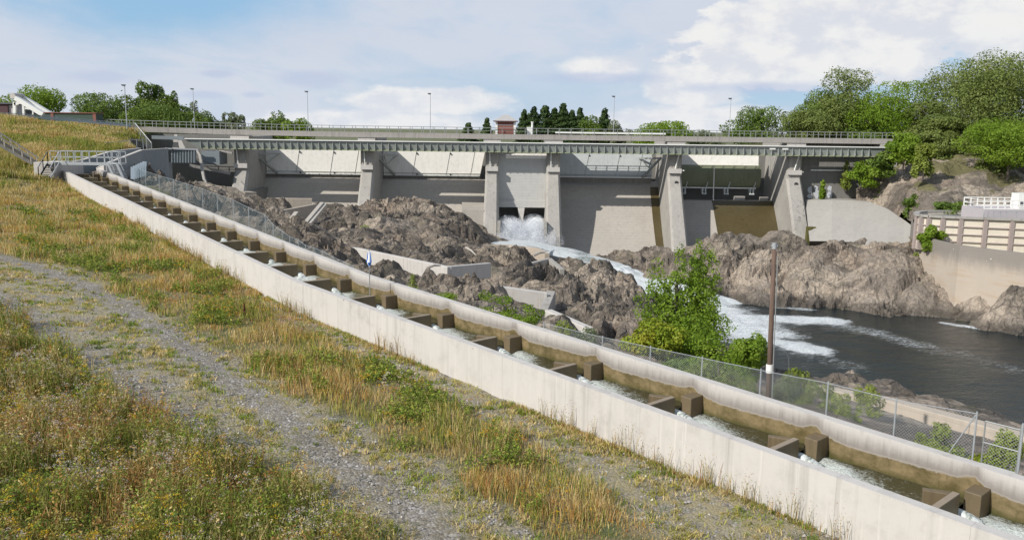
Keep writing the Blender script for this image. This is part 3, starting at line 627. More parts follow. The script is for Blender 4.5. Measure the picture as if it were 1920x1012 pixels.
def zgorge(x, y, detail=True, tones=False):
    z = RG(x, y)
    if not detail: return z
    off, k = ladder_coords(x, y)
    amp = sst(-off, 2.5, 6.5); amp = np.where(k < -1.4, 1, amp)
    nearbank = sst(x, 2, 8) * sst(-y, -66, -54); amp = amp * (1 - .75 * nearbank * (1 - .6 * sst(y, 45, 49))) * (1 - .35 * sst(-y, -60, -50))
    wx = x + (fbm(x * .2, y * .2, 2, 21) - .5) * 5; wy = y + (fbm(x * .2, y * .2, 2, 22) - .5) * 5
    ca, sa = math.cos(.55), math.sin(.55); rx = wx * ca + wy * sa; ry = -wx * sa + wy * ca
    b0, t0 = rubble(rx / 15, ry / 10, 1, 1.3, .30); b1, t1 = rubble(rx / 6.2, ry / 4.2, 2, 2.3, .5); b2, t2 = rubble(rx / 2.6, ry / 1.7, 3, 2.5, .5); b3, t3 = rubble(wx / 1.15, wy / .9, 4, 2.4, .45)
    am = .25 + .75 * sst(fbm(x * .08 + 3, y * .08, 2, 31), .42, .58); far = sst(x, 16, 24) * sst(y, 96, 104)
    for nx_, ny_, nr_, na_ in ((51.6, 142, 3.0, 4.0), (48.2, 135, 2.6, 3.2), (29.8, 142.5, 2.6, 2.4), (27.8, 135, 2.4, 2.0), (-26, 143, 2.5, .6), (57, 129, 6, 1.5)): z = z - na_ * np.exp(-((x - nx_) ** 2 + ((y - ny_) * .55) ** 2) / nr_ ** 2)
    for wd_, wl_ in WALLS: dd = dist_poly(x, y, wl_); amp = amp * (1 - .85 * np.exp(-(dd / 2.6) ** 2)); z = z - wd_ * np.exp(-(dd / 3.2) ** 2)
    d = b0 * 2.5 + b1 * (2.0 + .6 * far) + b2 * .85 * (am * (1 - .3 * far) + .15) + b3 * .36 * am * (1 - .5 * far) + (fbm(x * .7, y * .7, 5, 41, .6) - .5) * .45 + (np.abs(fbm(rx * .16, ry * .75, 4, 43) - .5) * -4.2 + .5) * (.45 + .55 * am) + (np.abs(fbm(rx * .5, ry * 2.0, 3, 44) - .5) * -1.8 + .25) * am
    st = dist_poly(x, y, STREAM); q = 1 - sst(st, 2.2, 5.5); amp = amp * (1 - .85 * q); d = d * (1 - .2 * sst(y, 125, 132)) 
    z = z - .5 * q - 1.0 * sst(y, 124, 132) * (x > -20) - .5 * sst(y, 124, 132) * (x <= -20)
    if tones: return z + d * amp, .4 * t1 + .35 * t2 + .25 * t0
    return z + d * amp
def rock_material():
    m, n, b, _ = newmat('fractured_gneiss'); p = geo(n); x, y, z = n.sep(p)
    a = n.node('ShaderNodeAttribute', attribute_name='rmask').outputs['Color']; wet, veg, pale = n.sep(a)
    big = n.noise(p, .11, 5, .6); mid = n.noise(n.vmul(p, (1, 1, 1.6)), .7, 8, .72, .6); fine = n.noise(p, 4.5, 6, .7)
    band = n.noise(n.vmul(p, (.5, .9, 2.6)), 1.2, 6, .7, 1.2)
    c = n.ramp(mid, [(.24, (.050, .044, .038)), (.40, (.140, .124, .104)), (.57, (.26, .228, .190)), (.76, (.45, .405, .345))])
    c = n.mix(n.math('MULTIPLY', n.ss(big, .45, .62), .55), c, (.26, .205, .16))
    c = n.mix(n.math('MULTIPLY', n.ss(band, .52, .66), .5), c, (.32, .28, .245))
    c = n.mix(n.math('MULTIPLY', n.ss(n.noise(p, .35, 7, .72), .47, .57), .72), c, (.082, .074, .064))
    tn = n.node('ShaderNodeAttribute', attribute_name='tone').outputs['Fac']; c = n.mix(n.math('MULTIPLY', n.math('SUBTRACT', 1.0, n.ss(tn, .15, .42)), .6), c, (.070, .064, .056)); c = n.mix(n.math('MULTIPLY', n.ss(tn, .45, .75), .6), c, (.46, .405, .335))
    crack = n.vor(n.vadd(p, n.node('ShaderNodeTexNoise', i_Vector=p, i_Scale=.8).outputs['Color']), .62, 'DISTANCE_TO_EDGE'); crack2 = n.vor(n.vmul(n.vadd(p, n.node('ShaderNodeTexNoise', i_Vector=p, i_Scale=2.5).outputs['Color']), (1, 1, .6)), 1.7, 'DISTANCE_TO_EDGE')
    ck = n.math('MAXIMUM', n.math('SUBTRACT', 1.0, n.ss(crack, .0, .05)), n.math('MULTIPLY', n.math('SUBTRACT', 1.0, n.ss(crack2, 0, .05)), .6))
    c = n.mix(n.math('MULTIPLY', ck, .6), c, (.04, .035, .03))
    c = n.mix(n.math('MULTIPLY', pale, .38), c, (.37, .325, .28))
    c = n.mix(n.math('MULTIPLY', wet, .74), c, (.036, .032, .025))
    c = n.mix(1.0, c, (1.0, .955, .90), 'MULTIPLY')
    sl = n.sep(n.node('ShaderNodeNewGeometry').outputs['True Normal'])[2]
    ms = n.math('MULTIPLY', n.ss(n.noise(p, .6, 6, .7), .53, .62), n.ss(sl, .55, .8)); c = n.mix(n.math('MULTIPLY', ms, .35), c, (.10, .105, .035))
    soil = n.mix(n.noise(p, 1.2, 5, .7), (.09, .10, .035), (.19, .155, .08)); c = n.mix(n.ss(n.math('ADD', veg, n.math('MULTIPLY', n.math('SUBTRACT', mid, .5), .8)), .4, .6), c, soil)
    n.set(b.inputs['Base Color'], c); n.set(b.inputs['Roughness'], n.math('SUBTRACT', .9, n.math('MULTIPLY', wet, .45)))
    h = n.math('ADD', n.math('MULTIPLY', mid, 1.0), n.math('ADD', n.math('MULTIPLY', fine, .22), n.math('MULTIPLY', ck, -.25)))
    n.set(b.inputs['Normal'], n.bump(h, .95, .3)); return m
M_rock = rock_material()
def rock_masks(x, y, z):
    off, k = ladder_coords(x, y)
    wet = (1 - sst(z + (fbm(x * .3, y * .3, 3, 54) - .5) * 1.2, .5, 1.5)) * (x > 15)
    veg = sst(-off, -1, 1.0) * (1 - sst(-off, 3.0, 6.0)) * (k > -1.4)
    wl = [at(985, 462, 130)[:2], at(1060, 476, 126)[:2], at(1130, 500, 119)[:2], at(1190, 520, 112)[:2], at(1330, 575, 106)[:2]]
    wet = np.maximum(wet, .75 * (1 - sst(dist_poly(x, y, wl) + (fbm(x * .3, y * .3, 4, 51) - .5) * 8, 3, 8)))
    wet = np.maximum(wet, .5 * sst(fbm(x * .12, y * .12, 4, 52), .55, .66) * (x < 22) * (z < 9))
    pale = sst(fbm(x * .1 + 9, y * .1, 4, 53), .5, .62) * (x > 20) + (1 - sst(np.abs(z - 1.2), .5, 1.5)) * (x > 30) * .7
    return np.stack([wet, veg, np.clip(pale, 0, 1)], 1)
def build_gorge():
    xs = np.arange(-62, 128, .26); ys = np.arange(10, 152, .26); X, Y, Fq = gridmesh(xs, ys); x = X.ravel(); y = Y.ravel()
    off, k = ladder_coords(x, y); lim = WF + .15; inz = k > -1.3
    bad = inz & (off > lim + .6); sn = inz & (off > lim) & ~bad
    u1 = np.array([-math.sin(LA1), math.cos(LA1)]); u2 = np.array([-math.sin(LA2), math.cos(LA2)]); up = (k < KB)
    nx = np.where(up, -u2[1], -u1[1]); ny = np.where(up, u2[0], u1[0]); d = np.where(sn, lim - off, 0); x = x + nx * d; y = y + ny * d
    bad |= (~inz) & (off > 0) | (k < -4) | ((x < -45) & (y > 123))
    keep = ~(bad[Fq].any(1)); Fq = Fq[keep]
    z, tone = zgorge(x, y, tones=True)
    jx = (fbm(x * 1.7, y * 1.7, 3, 61) - .5) * .5; jy = (fbm(x * 1.7 + 40, y * 1.7, 3, 62) - .5) * .5; am = sst(-off, 3, 6)
    o = mesh_np('rock_terrain', np.stack([x + jx * am, y + jy * am, z], 1), Fq, M_rock, smooth=False, attrs={'rmask': rock_masks(x, y, z), 'tone': tone}); tag(o, kind='structure')
build_gorge()
# ------------------------------------------------------------------ river and rapids
def build_water():
    xs = np.arange(14, 160, .5); ys = np.arange(50, 124, .5); X, Y, Fq = gridmesh(xs, ys); x = X.ravel(); y = Y.ravel()
    z = (fbm(x * .35, y * .6, 4, 71) - .5) * .16
    def fp(a, b): return np.array(atz(a, b, 0)[:2])
    foam = .16 * sst(fbm(x * .12, y * .25, 4, 72), .45, .7)
    for line, w, s in (([fp(1310, 575), fp(1360, 600), fp(1400, 625)], 6.5, 1.0), ([fp(1370, 592), fp(1450, 597), fp(1560, 603)], 2.6, .95), ([fp(1360, 620), fp(1440, 637), fp(1525, 655)], 2.6, .95), ([fp(1450, 575), fp(1520, 580)], 1.2, .6),
                       ([fp(1540, 603), fp(1650, 625), fp(1720, 645)], 3, .45), ([fp(1770, 606), fp(1840, 616)], 1.0, .75), ([fp(1760, 655), fp(1900, 690)], 4, .33), ([fp(1500, 660), fp(1600, 690)], 3, .36)):
        foam = np.maximum(foam, s * (1 - sst(dist_poly(x, y, line) + (fbm(x * .4, y * .4, 4, 73) - .5) * w * .9, w * .1, w * 1.5)))
    z = z + sst(foam, .35, 1) * (fbm(x * 1.2, y * 1.2, 4, 74) - .4) * .55
    o = mesh_np('river_water', np.stack([x, y, z], 1), Fq, M_river, smooth=True, attrs={'foam': foam}); tag(o, kind='structure')
    # upper basin and the rapid running down to the river
    c = [(930, 458, 5.0, 6), (985, 458, 4.6, 7), (1045, 467, 4.0, 4.0), (1100, 482, 3.3, 3.0), (1140, 494, 2.9, 2.8), (1165, 504, 2.5, 2.8), (1190, 515, 1.9, 3.2), (1250, 540, 1.4, 5.5), (1310, 565, .55, 6), (1370, 592, -.35, 6.5)]
    V = []; FO = []; L = []; 
    for (a, b, zz, w) in c: p = atz(a, b, zz); L.append((p[0], p[1], zz, w))
    L = np.array(L); t = np.linspace(0, len(L) - 1, 120); P = np.stack([np.interp(t, range(len(L)), L[:, i]) for i in range(4)], 1)
    d = np.gradient(P[:, :2], axis=0); d /= np.linalg.norm(d, axis=1)[:, None]; nv = 24
    for i, q in enumerate(P):
        for j in range(nv + 1):
            g = j / nv * 2 - 1; px = q[0] - d[i, 1] * g * q[3]; py = q[1] + d[i, 0] * g * q[3]
            rough = .15 + .6 * (t[i] > 4.3); V.append((px, py, q[2] + (float(fbm(np.array([px * .9]), np.array([py * .9]), 4, 81)[0]) - .45) * rough * 1.2 - .25 * g * g))
            fo = .95 if t[i] < 2 else .66 if t[i] < 3.6 else .95
            FO.append(fo + (float(fbm(np.array([px * .35]), np.array([py * .35]), 3, 82)[0]) - .5) * .7)
    Fq = [(i * (nv + 1) + j, (i + 1) * (nv + 1) + j, (i + 1) * (nv + 1) + j + 1, i * (nv + 1) + j + 1) for i in range(len(P) - 1) for j in range(nv)]
    o = mesh_np('rapid_water', V, np.array(Fq), M_rapid, smooth=True, attrs={'foam': FO}); tag(o, kind='structure')
build_water()
def far_ground():
    m, n, b, _ = newmat('distant_ground'); p = geo(n); n.set(b.inputs['Base Color'], n.mix(n.noise(p, .03, 5, .6), (.07, .10, .03), (.14, .13, .06))); b.inputs['Roughness'].default_value = 1
    q = MB(); z = 16.5; X0, X1, Y0, Y1, B = -130, 128, 3, 170, 5000
    q.add([(-B, Y1, z), (B, Y1, z), (B, B, z), (-B, B, z)], [(0, 1, 2, 3)]); q.add([(-B, -B, z), (X0, -B, z), (X0, Y1, z), (-B, Y1, z)], [(0, 1, 2, 3)])
    q.add([(X1, -B, z), (B, -B, z), (B, Y1, z), (X1, Y1, z)], [(0, 1, 2, 3)]); q.add([(X0, -B, 13), (X1, -B, 13), (X1, Y0, 13), (X0, Y0, 13)], [(0, 1, 2, 3)])
    tag(q.build('distant_land', m), kind='structure')
far_ground()
# ------------------------------------------------------------------ the dam
def PXx(px, Y, py=300): return float(at(px, py, Y)[0])
PIERS = [(437, 464), (675, 700), (910, 935), (1025, 1051), (1254, 1280), (1478, 1506)]
PB = [(PXx(a, 150), PXx(b, 150)) for a, b in PIERS]
def build_dam():
    root = empty('dam', (0, 155, 0), 'weathered concrete dam with slanted piers and cream gates across the gorge', 'dam')
    for i, (x0, x1) in enumerate(PB):
        m = MB(); mid = (x0 + x1) / 2; zt = 20.85
        # nose profile: upright, then leaning out downstream; front edges chamfered
        def sec(z, yf, wd=0): 
            c = .35
            return [(x0 - wd + c, yf, z), (x1 + wd - c, yf, z), (x1 + wd, yf + c * 1.3, z), (x1 + wd, 166, z), (x0 - wd, 166, z), (x0 - wd, yf + c * 1.3, z)]
        L = [sec(zt, 150.3), sec(14.8, 150.3), sec(9, 146.4, .1), sec(3, 142.4, .2), sec(-1, 139.6, .25)]
        V = [p for s in L for p in s]; Fs = [tuple(range(6))]
        for a in range(4):
            for b in range(6): Fs.append((a * 6 + b, a * 6 + (b + 1) % 6, (a + 1) * 6 + (b + 1) % 6, (a + 1) * 6 + b))
        m.add(V, Fs); pr = m.build('pier', M_conc, root)
        b = MB(); b.box(x0 - .35, x1 + .35, 150.05, 152.2, 19.9, 20.9); b.build('pier_cap', M_conc_new, pr); b = MB(); b.box(x0 + .1, x1 - .1, 149.9, 150.28, 15.4, 16.2); b.build('pier_ledge', M_conc_new, pr)
        s = MB(); xs = x0 + (.75 if x0 < 8 else 1.9)
        s.bar((xs, 149.4, 19.8), (xs + (.1 if x0 < 0 else -.75 if i > 3 else 0), 150.1, 15.9), .16); s.bar((xs - .3, 150.15, 15.9), (xs + .9, 150.15, 15.9), .18); s.build('walkway_strut', M_white_steel, pr)
        if i >= 4:
            h = MB(); zc = 13.75; yc = 149.58; h.tube([(mid + .25, yc - .05, zc), (mid + .25, yc + .35, zc)], .36, 14); h.build('drain_hole', M_dark, pr)
    ogee = [(163.5, 12.8), (161, 13.3), (160.2, 13.05), (159.4, 12.35), (157.6, 10.1), (155, 7.1), (152.3, 4.4), (149, 1.4), (146, -1.5)]
    low = [(163.5, 9.9), (158, 10.2), (157.1, 10.15), (156.8, 9.85), (151.5, 4.2), (149, 1.4), (146, -1.5)]
    bays = [(PB[0][1], PB[1][0], ogee), (PB[1][1], PB[2][0], ogee), (PB[3][1], PB[4][0], ogee), (PB[4][1], PB[5][0], low)]
    for bi, (a, b, prof) in enumerate(bays):
        m = MB(); m.extrude_x(prof + [(163.5, -1.5)], a - .05, b + .05); sp = m.build('spillway', M_conc_board, root)
        if bi >= 2:                             # wet brown run of leaking water, its own skin on the slope
            w0, w1 = ((a + (b - a) * .38, b - .1) if bi == 3 else (b - 1.6, b - .02)); m = MB(); pr = prof[2:] if bi == 3 else prof[3:]
            m.strip([(w0 + (.0 if bi == 2 else .12 * j), y - .03, z + .03) for j, (y, z) in enumerate(pr)], [(w1, y - .03, z + .03) for y, z in pr]); m.build('wet_streak', M_wet, sp)
    # upstream wall closing the bays above the crest line
    gates = [(bays[0][0] + .15, bays[0][1] - .1, 160.6, 160.9, 18.9, 14.05, M_gate), (bays[1][0] + .15, bays[1][1] - .35, 160.6, 160.9, 18.9, 14.0, M_gate), (bays[2][0] + .15, bays[2][1] - 1.5, 158.9, 158.6, 18.9, 14.2, M_gate_shade)]
    for gi, (a, b, yt, yb, zt, zb, mt) in enumerate(gates):
        g = empty_part('gate', root); xs = 0
        m = MB(); sk = -1.0 if gi == 1 else 0
        zm = 15.9 if gi == 2 else zb
        m.hexa([(a, yb, zb), (b + sk, yb, zb), (b + sk, yb + .35, zb), (a, yb + .35, zb)], [(a, yt, zt), (b, yt, zt), (b, yt + .35, zt), (a, yt + .35, zt)])
        pl = m.build('gate', mt, root)
        s = MB()
        for f in (.33, .66, .9): 
            xx = a + (b - a) * f; s.bar((xx, yt - .03, zt), (xx - .9, yb - .03, zb), .05, .05)
        s.box(a, b + sk, yb - .18, yb - .005, zb + .28, zb + .36); s.build('seam', M_rail, pl)
        s = MB(); s.box(a, b + sk, yb - .35, yb + .3, zb - .16, zb - .01); s.build('gate_lip', M_white_steel, pl)
        s = MB(); s.hexa([(a, yb + .15, zb - 1.15), (b + sk, yb + .15, zb - 1.15), (b + sk, yb + .8, zb - 1.15), (a, yb + .8, zb - 1.15)], [(a, yb + .1, zb - .17), (b + sk, yb + .1, zb - .17), (b + sk, yb + .8, zb - .17), (a, yb + .8, zb - .17)]); s.build('gate_beam', M_conc_dark, pl)
        s = MB()
        for f in (.33, .66):
            for zz in (zt - .9, zb + .12): s.tube([(a + (b - a) * f, yt - .12, zz), (a + (b - a) * f, yt + .05, zz)], .16, 8)
        s.build('lifting_eye', M_dark, pl)
        s = MB(); side = 1 if gi == 2 else -1
        ex = b + .2 if side > 0 else a + .1
        s.bar((ex + side * .9, 155.6, 17.9), (ex - side * 2.0, yb - .2, zb - .1), .30, .36); s.bar((ex + side * .7, 155.8, 17.8), (ex - side * 2.6, yt - .15, 17.6), .26, .3)
        s.bar((ex - side * .6, 157, 17.6), (ex - side * .9, 157.6, 16.1), .14); s.bar((ex - side * 2.2, yt - .2, 17.4), (ex - side * .9, 157.6, 16.0), .14); s.build('gate_arm', M_rail, pl)
    a, b = bays[3][0] + .1, bays[3][1] - 2.6
    m = MB(); m.extrude_x([(159.2, 18.9), (158.9, 16.6), (158.95, 16.6), (159.6, 16.6), (159.6, 18.9)], a, b); g5 = m.build('gate', M_gate, root)
    m = MB(); pr = [(158.8 - 1.0 * math.sin(t) + .0, 14.55 + 2.05 * math.cos(t)) for t in np.linspace(0, math.pi, 15)]; m.extrude_x(pr + [(160.5, 12.5), (160.5, 16.6)], a, b + .3); dr = m.build('gate_drum', M_gate_green, g5, smooth=False)
    m = MB(); m.box(a, b - .5, 157.9, 158.3, 12.36, 12.56); m.build('seal_beam', M_white_steel, g5)
    m = MB()
    for f in (.12, .36, .62, .92):
        xx = a + (b - a) * f; m.box(xx - .45, xx - .2, 157.6, 158.6, 11.5, 12.35); m.box(xx + .1, xx + .35, 157.6, 158.6, 11.5, 12.35); m.bar((xx + .3, 157.9, 12.4), (xx + .75, 158.0, 13.8), .12); m.box(xx - .5, xx + .4, 157.5, 157.7, 11.3, 11.5)
    m.build('hinge_bracket', M_gate_shade, g5)
    m = MB(); m.tube([(a + (b - a) * .455, 157.2, 16.4), (a + (b - a) * .46, 157.0, 10.2)], .10, 8); m.build('gauge_rod', M_white_steel, g5)
    m = MB(); m.box(a + 11.3, a + 13.2, 157.6, 158.4, 10.2, 11.0); m.build('sill_block', M_conc, root); m = MB(); m.box(a + 16.0, a + 17.5, 157.6, 158.2, 10.2, 10.9); m.build('sill_block', M_conc, root)
    # the low outlet between the two middle piers
    a, b = PB[2][1], PB[3][0]; m = MB(); Yp = 151.6; mid = PXx(978.5, Yp)
    m.box(a - .05, b + .05, Yp, Yp + 1.5, 9.55, 18.4); m.box(a - .05, b + .05, Yp - .35, Yp - .003, 9.0, 10.15); op = m.build('outlet_wall', M_outlet, root)
    m = MB(); m.box(a - .05, b + .05, Yp + .3, Yp + 2, 18.4, 18.9); m.box(a + 1.2, b, Yp - .12, Yp - .004, 17.6, 18.35); m.build('outlet_head_beam', M_gate, op)
    m = MB(); zt = 9.0; zl = 5.2
    m.hexa([(mid - .1, Yp - .9, zl), (mid + .1, Yp - .9, zl), (mid + .1, Yp + 4, zl), (mid - .1, Yp + 4, zl)], [(mid - .62, Yp - .3, zt), (mid + .62, Yp - .3, zt), (mid + .62, Yp + 4, zt), (mid - .62, Yp + 4, zt)]); m.build('outlet_divider', M_conc_new, op)
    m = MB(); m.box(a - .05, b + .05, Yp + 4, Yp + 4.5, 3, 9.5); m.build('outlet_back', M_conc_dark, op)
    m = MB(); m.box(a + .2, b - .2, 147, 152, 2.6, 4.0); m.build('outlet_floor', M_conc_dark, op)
    # retaining apron left of the outlet and side walls beside the piers
    m = MB(); q = lambda px, py, Y: tuple(at(px, py, Y))
    m.hexa([q(872, 398, 146)[:2] + (3,), q(911, 398, 146)[:2] + (3,), q(911, 398, 156)[:2] + (3,), q(872, 398, 156)[:2] + (3,)], [q(866, 393, 146.5), q(911, 394, 146.5), q(911, 380, 156), q(866, 379, 156)]); m.build('apron_block', M_conc_board, root)
    m = MB(); m.box(PB[2][1] - .02, PB[2][1] + .5, 143.5, 150.6, -1, 7.2); m.build('training_wall', M_conc, root); m = MB(); m.box(PB[3][0] - .5, PB[3][0] + .02, 143.5, 150.6, -1, 7.2); m.build('training_wall', M_conc, root)
    # wall under the deck behind the gates, and the sides
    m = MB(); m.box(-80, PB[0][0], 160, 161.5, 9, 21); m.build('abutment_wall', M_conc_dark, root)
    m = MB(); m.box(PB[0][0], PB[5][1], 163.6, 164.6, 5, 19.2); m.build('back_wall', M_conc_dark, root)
    m = MB(); m.box(PB[5][1] - .1, PXx(1665, 153), 152.6, 155, 8.5, 20.85); wl = m.build('abutment_wall', M_conc_dark, root)
    m = MB(); m.box(PXx(1648, 150), PXx(1682, 150), 149.9, 153, 17, 21.5); m.build('abutment_block', M_conc, root)
    m = MB(); w = lambda px, py: tuple(at(px, py, 152.3)); m.bar(w(1520, 319), w(1610, 320), .2); m.bar(w(1610, 320), w(1632, 305), .2); m.build('handrail', M_white_steel, wl)
    g = MB()
    for (cx, cy, rx, ry) in ((1519, 356, 4, 7), (1519, 368, 5, 5), (1530, 353, 4, 5), (1531, 364, 5, 9), (1543, 357, 5, 8), (1543, 369, 6, 5), (1556, 354, 4, 6), (1556, 366, 5, 8)):
        pts = [at(cx + rx * (1 + .25 * math.sin(3 * t + cx)) * math.cos(t), cy + ry * (1 + .2 * math.cos(4 * t + cy)) * math.sin(t), 152.55 - .002 * (cx % 3)) for t in np.linspace(0, 2 * math.pi, 14)[:-1]]; g.add(pts, [tuple(range(13))])
    g.build('graffiti', M_whitepaint, wl)
    # tags on the right-hand pier
    m = MB(); x0, x1 = PB[5]
    for k in range(16):
        t = k / 16; z = 11.3 - 3.2 * t; y = 146.4 + (z - 9) * .672 - .05 if z > 9 else 142.4 + (z - 3) * .667 - .05; xx = x0 + 1.0 + 1.3 * random.random() + .3 * t; m.bar((xx, y - .02, z), (xx + random.uniform(-.35, .45), y - .02 - .1, z - random.uniform(.15, .45)), .06, .02)
    m.build('graffiti', M_dark, root)
    m = MB()
    for px in (1522, 1530): m.box(PXx(px, 142), PXx(px + 8, 142) - .02, 141.6 + (px - 1522) * .02, 142.6, 1.5, 7.2)
    m.build('mossy_post', M_mossy, root)
def empty_part(*a): return None
M_wet = concrete('wet_brown_algae_slope', (.085, .066, .028), .45, .9, rough=.3, grime=.55, stains=(.035, .03, .014))
M_mossy = plain('mossy_timber', (.09, .085, .02), .8, 0, .4, 2)
M_whitepaint = plain('white_spray_paint', (.50, .52, .55), .6, 0, .25, 4)
M_outlet = concrete('pale_outlet_concrete', (.50, .495, .465), .12, .25, board=.5, grime=.15, stains=(.35, .34, .32))
build_dam()
# ------------------------------------------------------------------ road bridge on top of the dam
def build_bridge():
    root = empty('road_bridge', (0, 151.5, 20.9), 'long grey concrete bridge deck with metal railing along the top of the dam', 'bridge')
    xs = [-84, -68, -60, -48, -30, 0, 40, 68]; zt = [22.75, 22.35, 22.2, 22.0, 21.85, 21.8, 21.8, 21.8]
    zf = lambda x: float(np.interp(x, xs, zt))
    m = MB()
    for a, b in zip(xs[:-1], xs[1:]):
        za, zb = zf(a), zf(b); m.hexa([(a, 150, za - .92), (b, 150, zb - .92), (b, 153.2, zb - .92), (a, 153.2, za - .92)], [(a, 150, za - .2), (b, 150, zb - .2), (b, 153.2, zb - .2), (a, 153.2, za - .2)])
    m.build('deck', M_deck, root)
    m = MB()
    for y0, y1 in ((149.86, 150.2), (153.0, 153.35)):
        for a, b in zip(xs[:-1], xs[1:]):
            za, zb = zf(a), zf(b); m.hexa([(a, y0, za - .88), (b, y0, zb - .88), (b, y1, zb - .88), (a, y1, za - .88)], [(a, y0, za), (b, y0, zb), (b, y1, zb), (a, y1, za)])
    m.build('parapet', M_deck, root)
    for y, nm in ((150.05, 'front'), (153.2, 'back')):
        m = MB(); px = np.arange(-72, 70, 2.0)
        for a, b in zip(px[:-1], px[1:]): m.bar((a, y, zf(a) + 1.05), (b, y, zf(b) + 1.05), .09); m.bar((a, y, zf(a) + .55), (b, y, zf(b) + .55), .05)
        rl = m.build('railing', M_rail, root)
        pm = MB(); pm.box(-.045, .045, y - .045, y + .045, 0, 1.05); me = None
        for x in px:
            if me is None:
                pm2 = MB(); pm2.v = [(v[0], v[1], v[2]) for v in pm.v]; pm2.f = pm.f; ps = pm2.build('railing_post', M_rail); me = ps
            else: ps = me.copy(); COL.objects.link(ps)
            ps.parent = rl; ps.location = Vector((x, 0, zf(x))) - rootloc(rl)
    m = MB(); m.box(PXx(1040, 152.6), PXx(1246, 152.6), 152.5, 152.7, 22.05, 22.3); m.build('white_guard_beam', M_white_steel, root)
    # girder walkway in front, pale green, ribbed below
    w = empty('service_walkway', (0, 149, 18.7), 'pale green ribbed steel service walkway slung below the bridge deck', 'walkway')
    x0, x1 = PXx(345, 149, 265), PXx(1672, 149, 280); xb = PXx(1640, 149, 285)
    m = MB(); m.box(x0, x1, 148.2, 149.6, 20.28, 20.42); m.build('top_flange', M_white_steel, w)
    m = MB(); V = [(x0 + .3, 148.45, 20.27), (x1 - 1, 148.45, 20.27), (x1 - 1, 149.6, 20.27), (x0 + .3, 149.6, 20.27)]; B2 = [(x0 + 2.2, 148.9, 18.85), (xb, 148.9, 18.85), (xb, 149.6, 18.85), (x0 + 2.2, 149.6, 18.85)]
    m.hexa(B2, V); m.build('girder', M_green_steel, w)
    m = MB(); m.box(x0 + 3, xb, 148.6, 149.5, 18.68, 18.84); m.build('bottom_flange', M_gate_green2, w)
    r = MB(); r.add([(-.04, 148.42, 20.2), (.04, 148.42, 20.2), (.1, 148.35, 18.8), (.02, 148.35, 18.8), (-.04, 148.9, 20.2), (.04, 148.9, 20.2), (.1, 149.2, 18.8), (.02, 149.2, 18.8)], [(0, 1, 2, 3), (7, 6, 5, 4), (0, 4, 5, 1), (1, 5, 6, 2), (2, 6, 7, 3), (3, 7, 4, 0)])
    first = None; n = 0; x = x0 + 3
    while x < xb and n < 100:
        if first is None: first = r.build('rib', M_green_steel); o = first
        else: o = first.copy(); COL.objects.link(o)
        o.parent = w; o.location = Vector((x, 0, 0)) - rootloc(w); x += 1.2; n += 1
    for px in (1443, 1467): m = MB(); m.box(PXx(px, 148), PXx(px + 11, 148), 148.36, 148.4, 19.75, 20.0); m.build('name_plate', M_white_steel, w)
M_gate_green2 = plain('olive_green_steel', (.27, .30, .18), .6, 0, .15)
build_bridge()
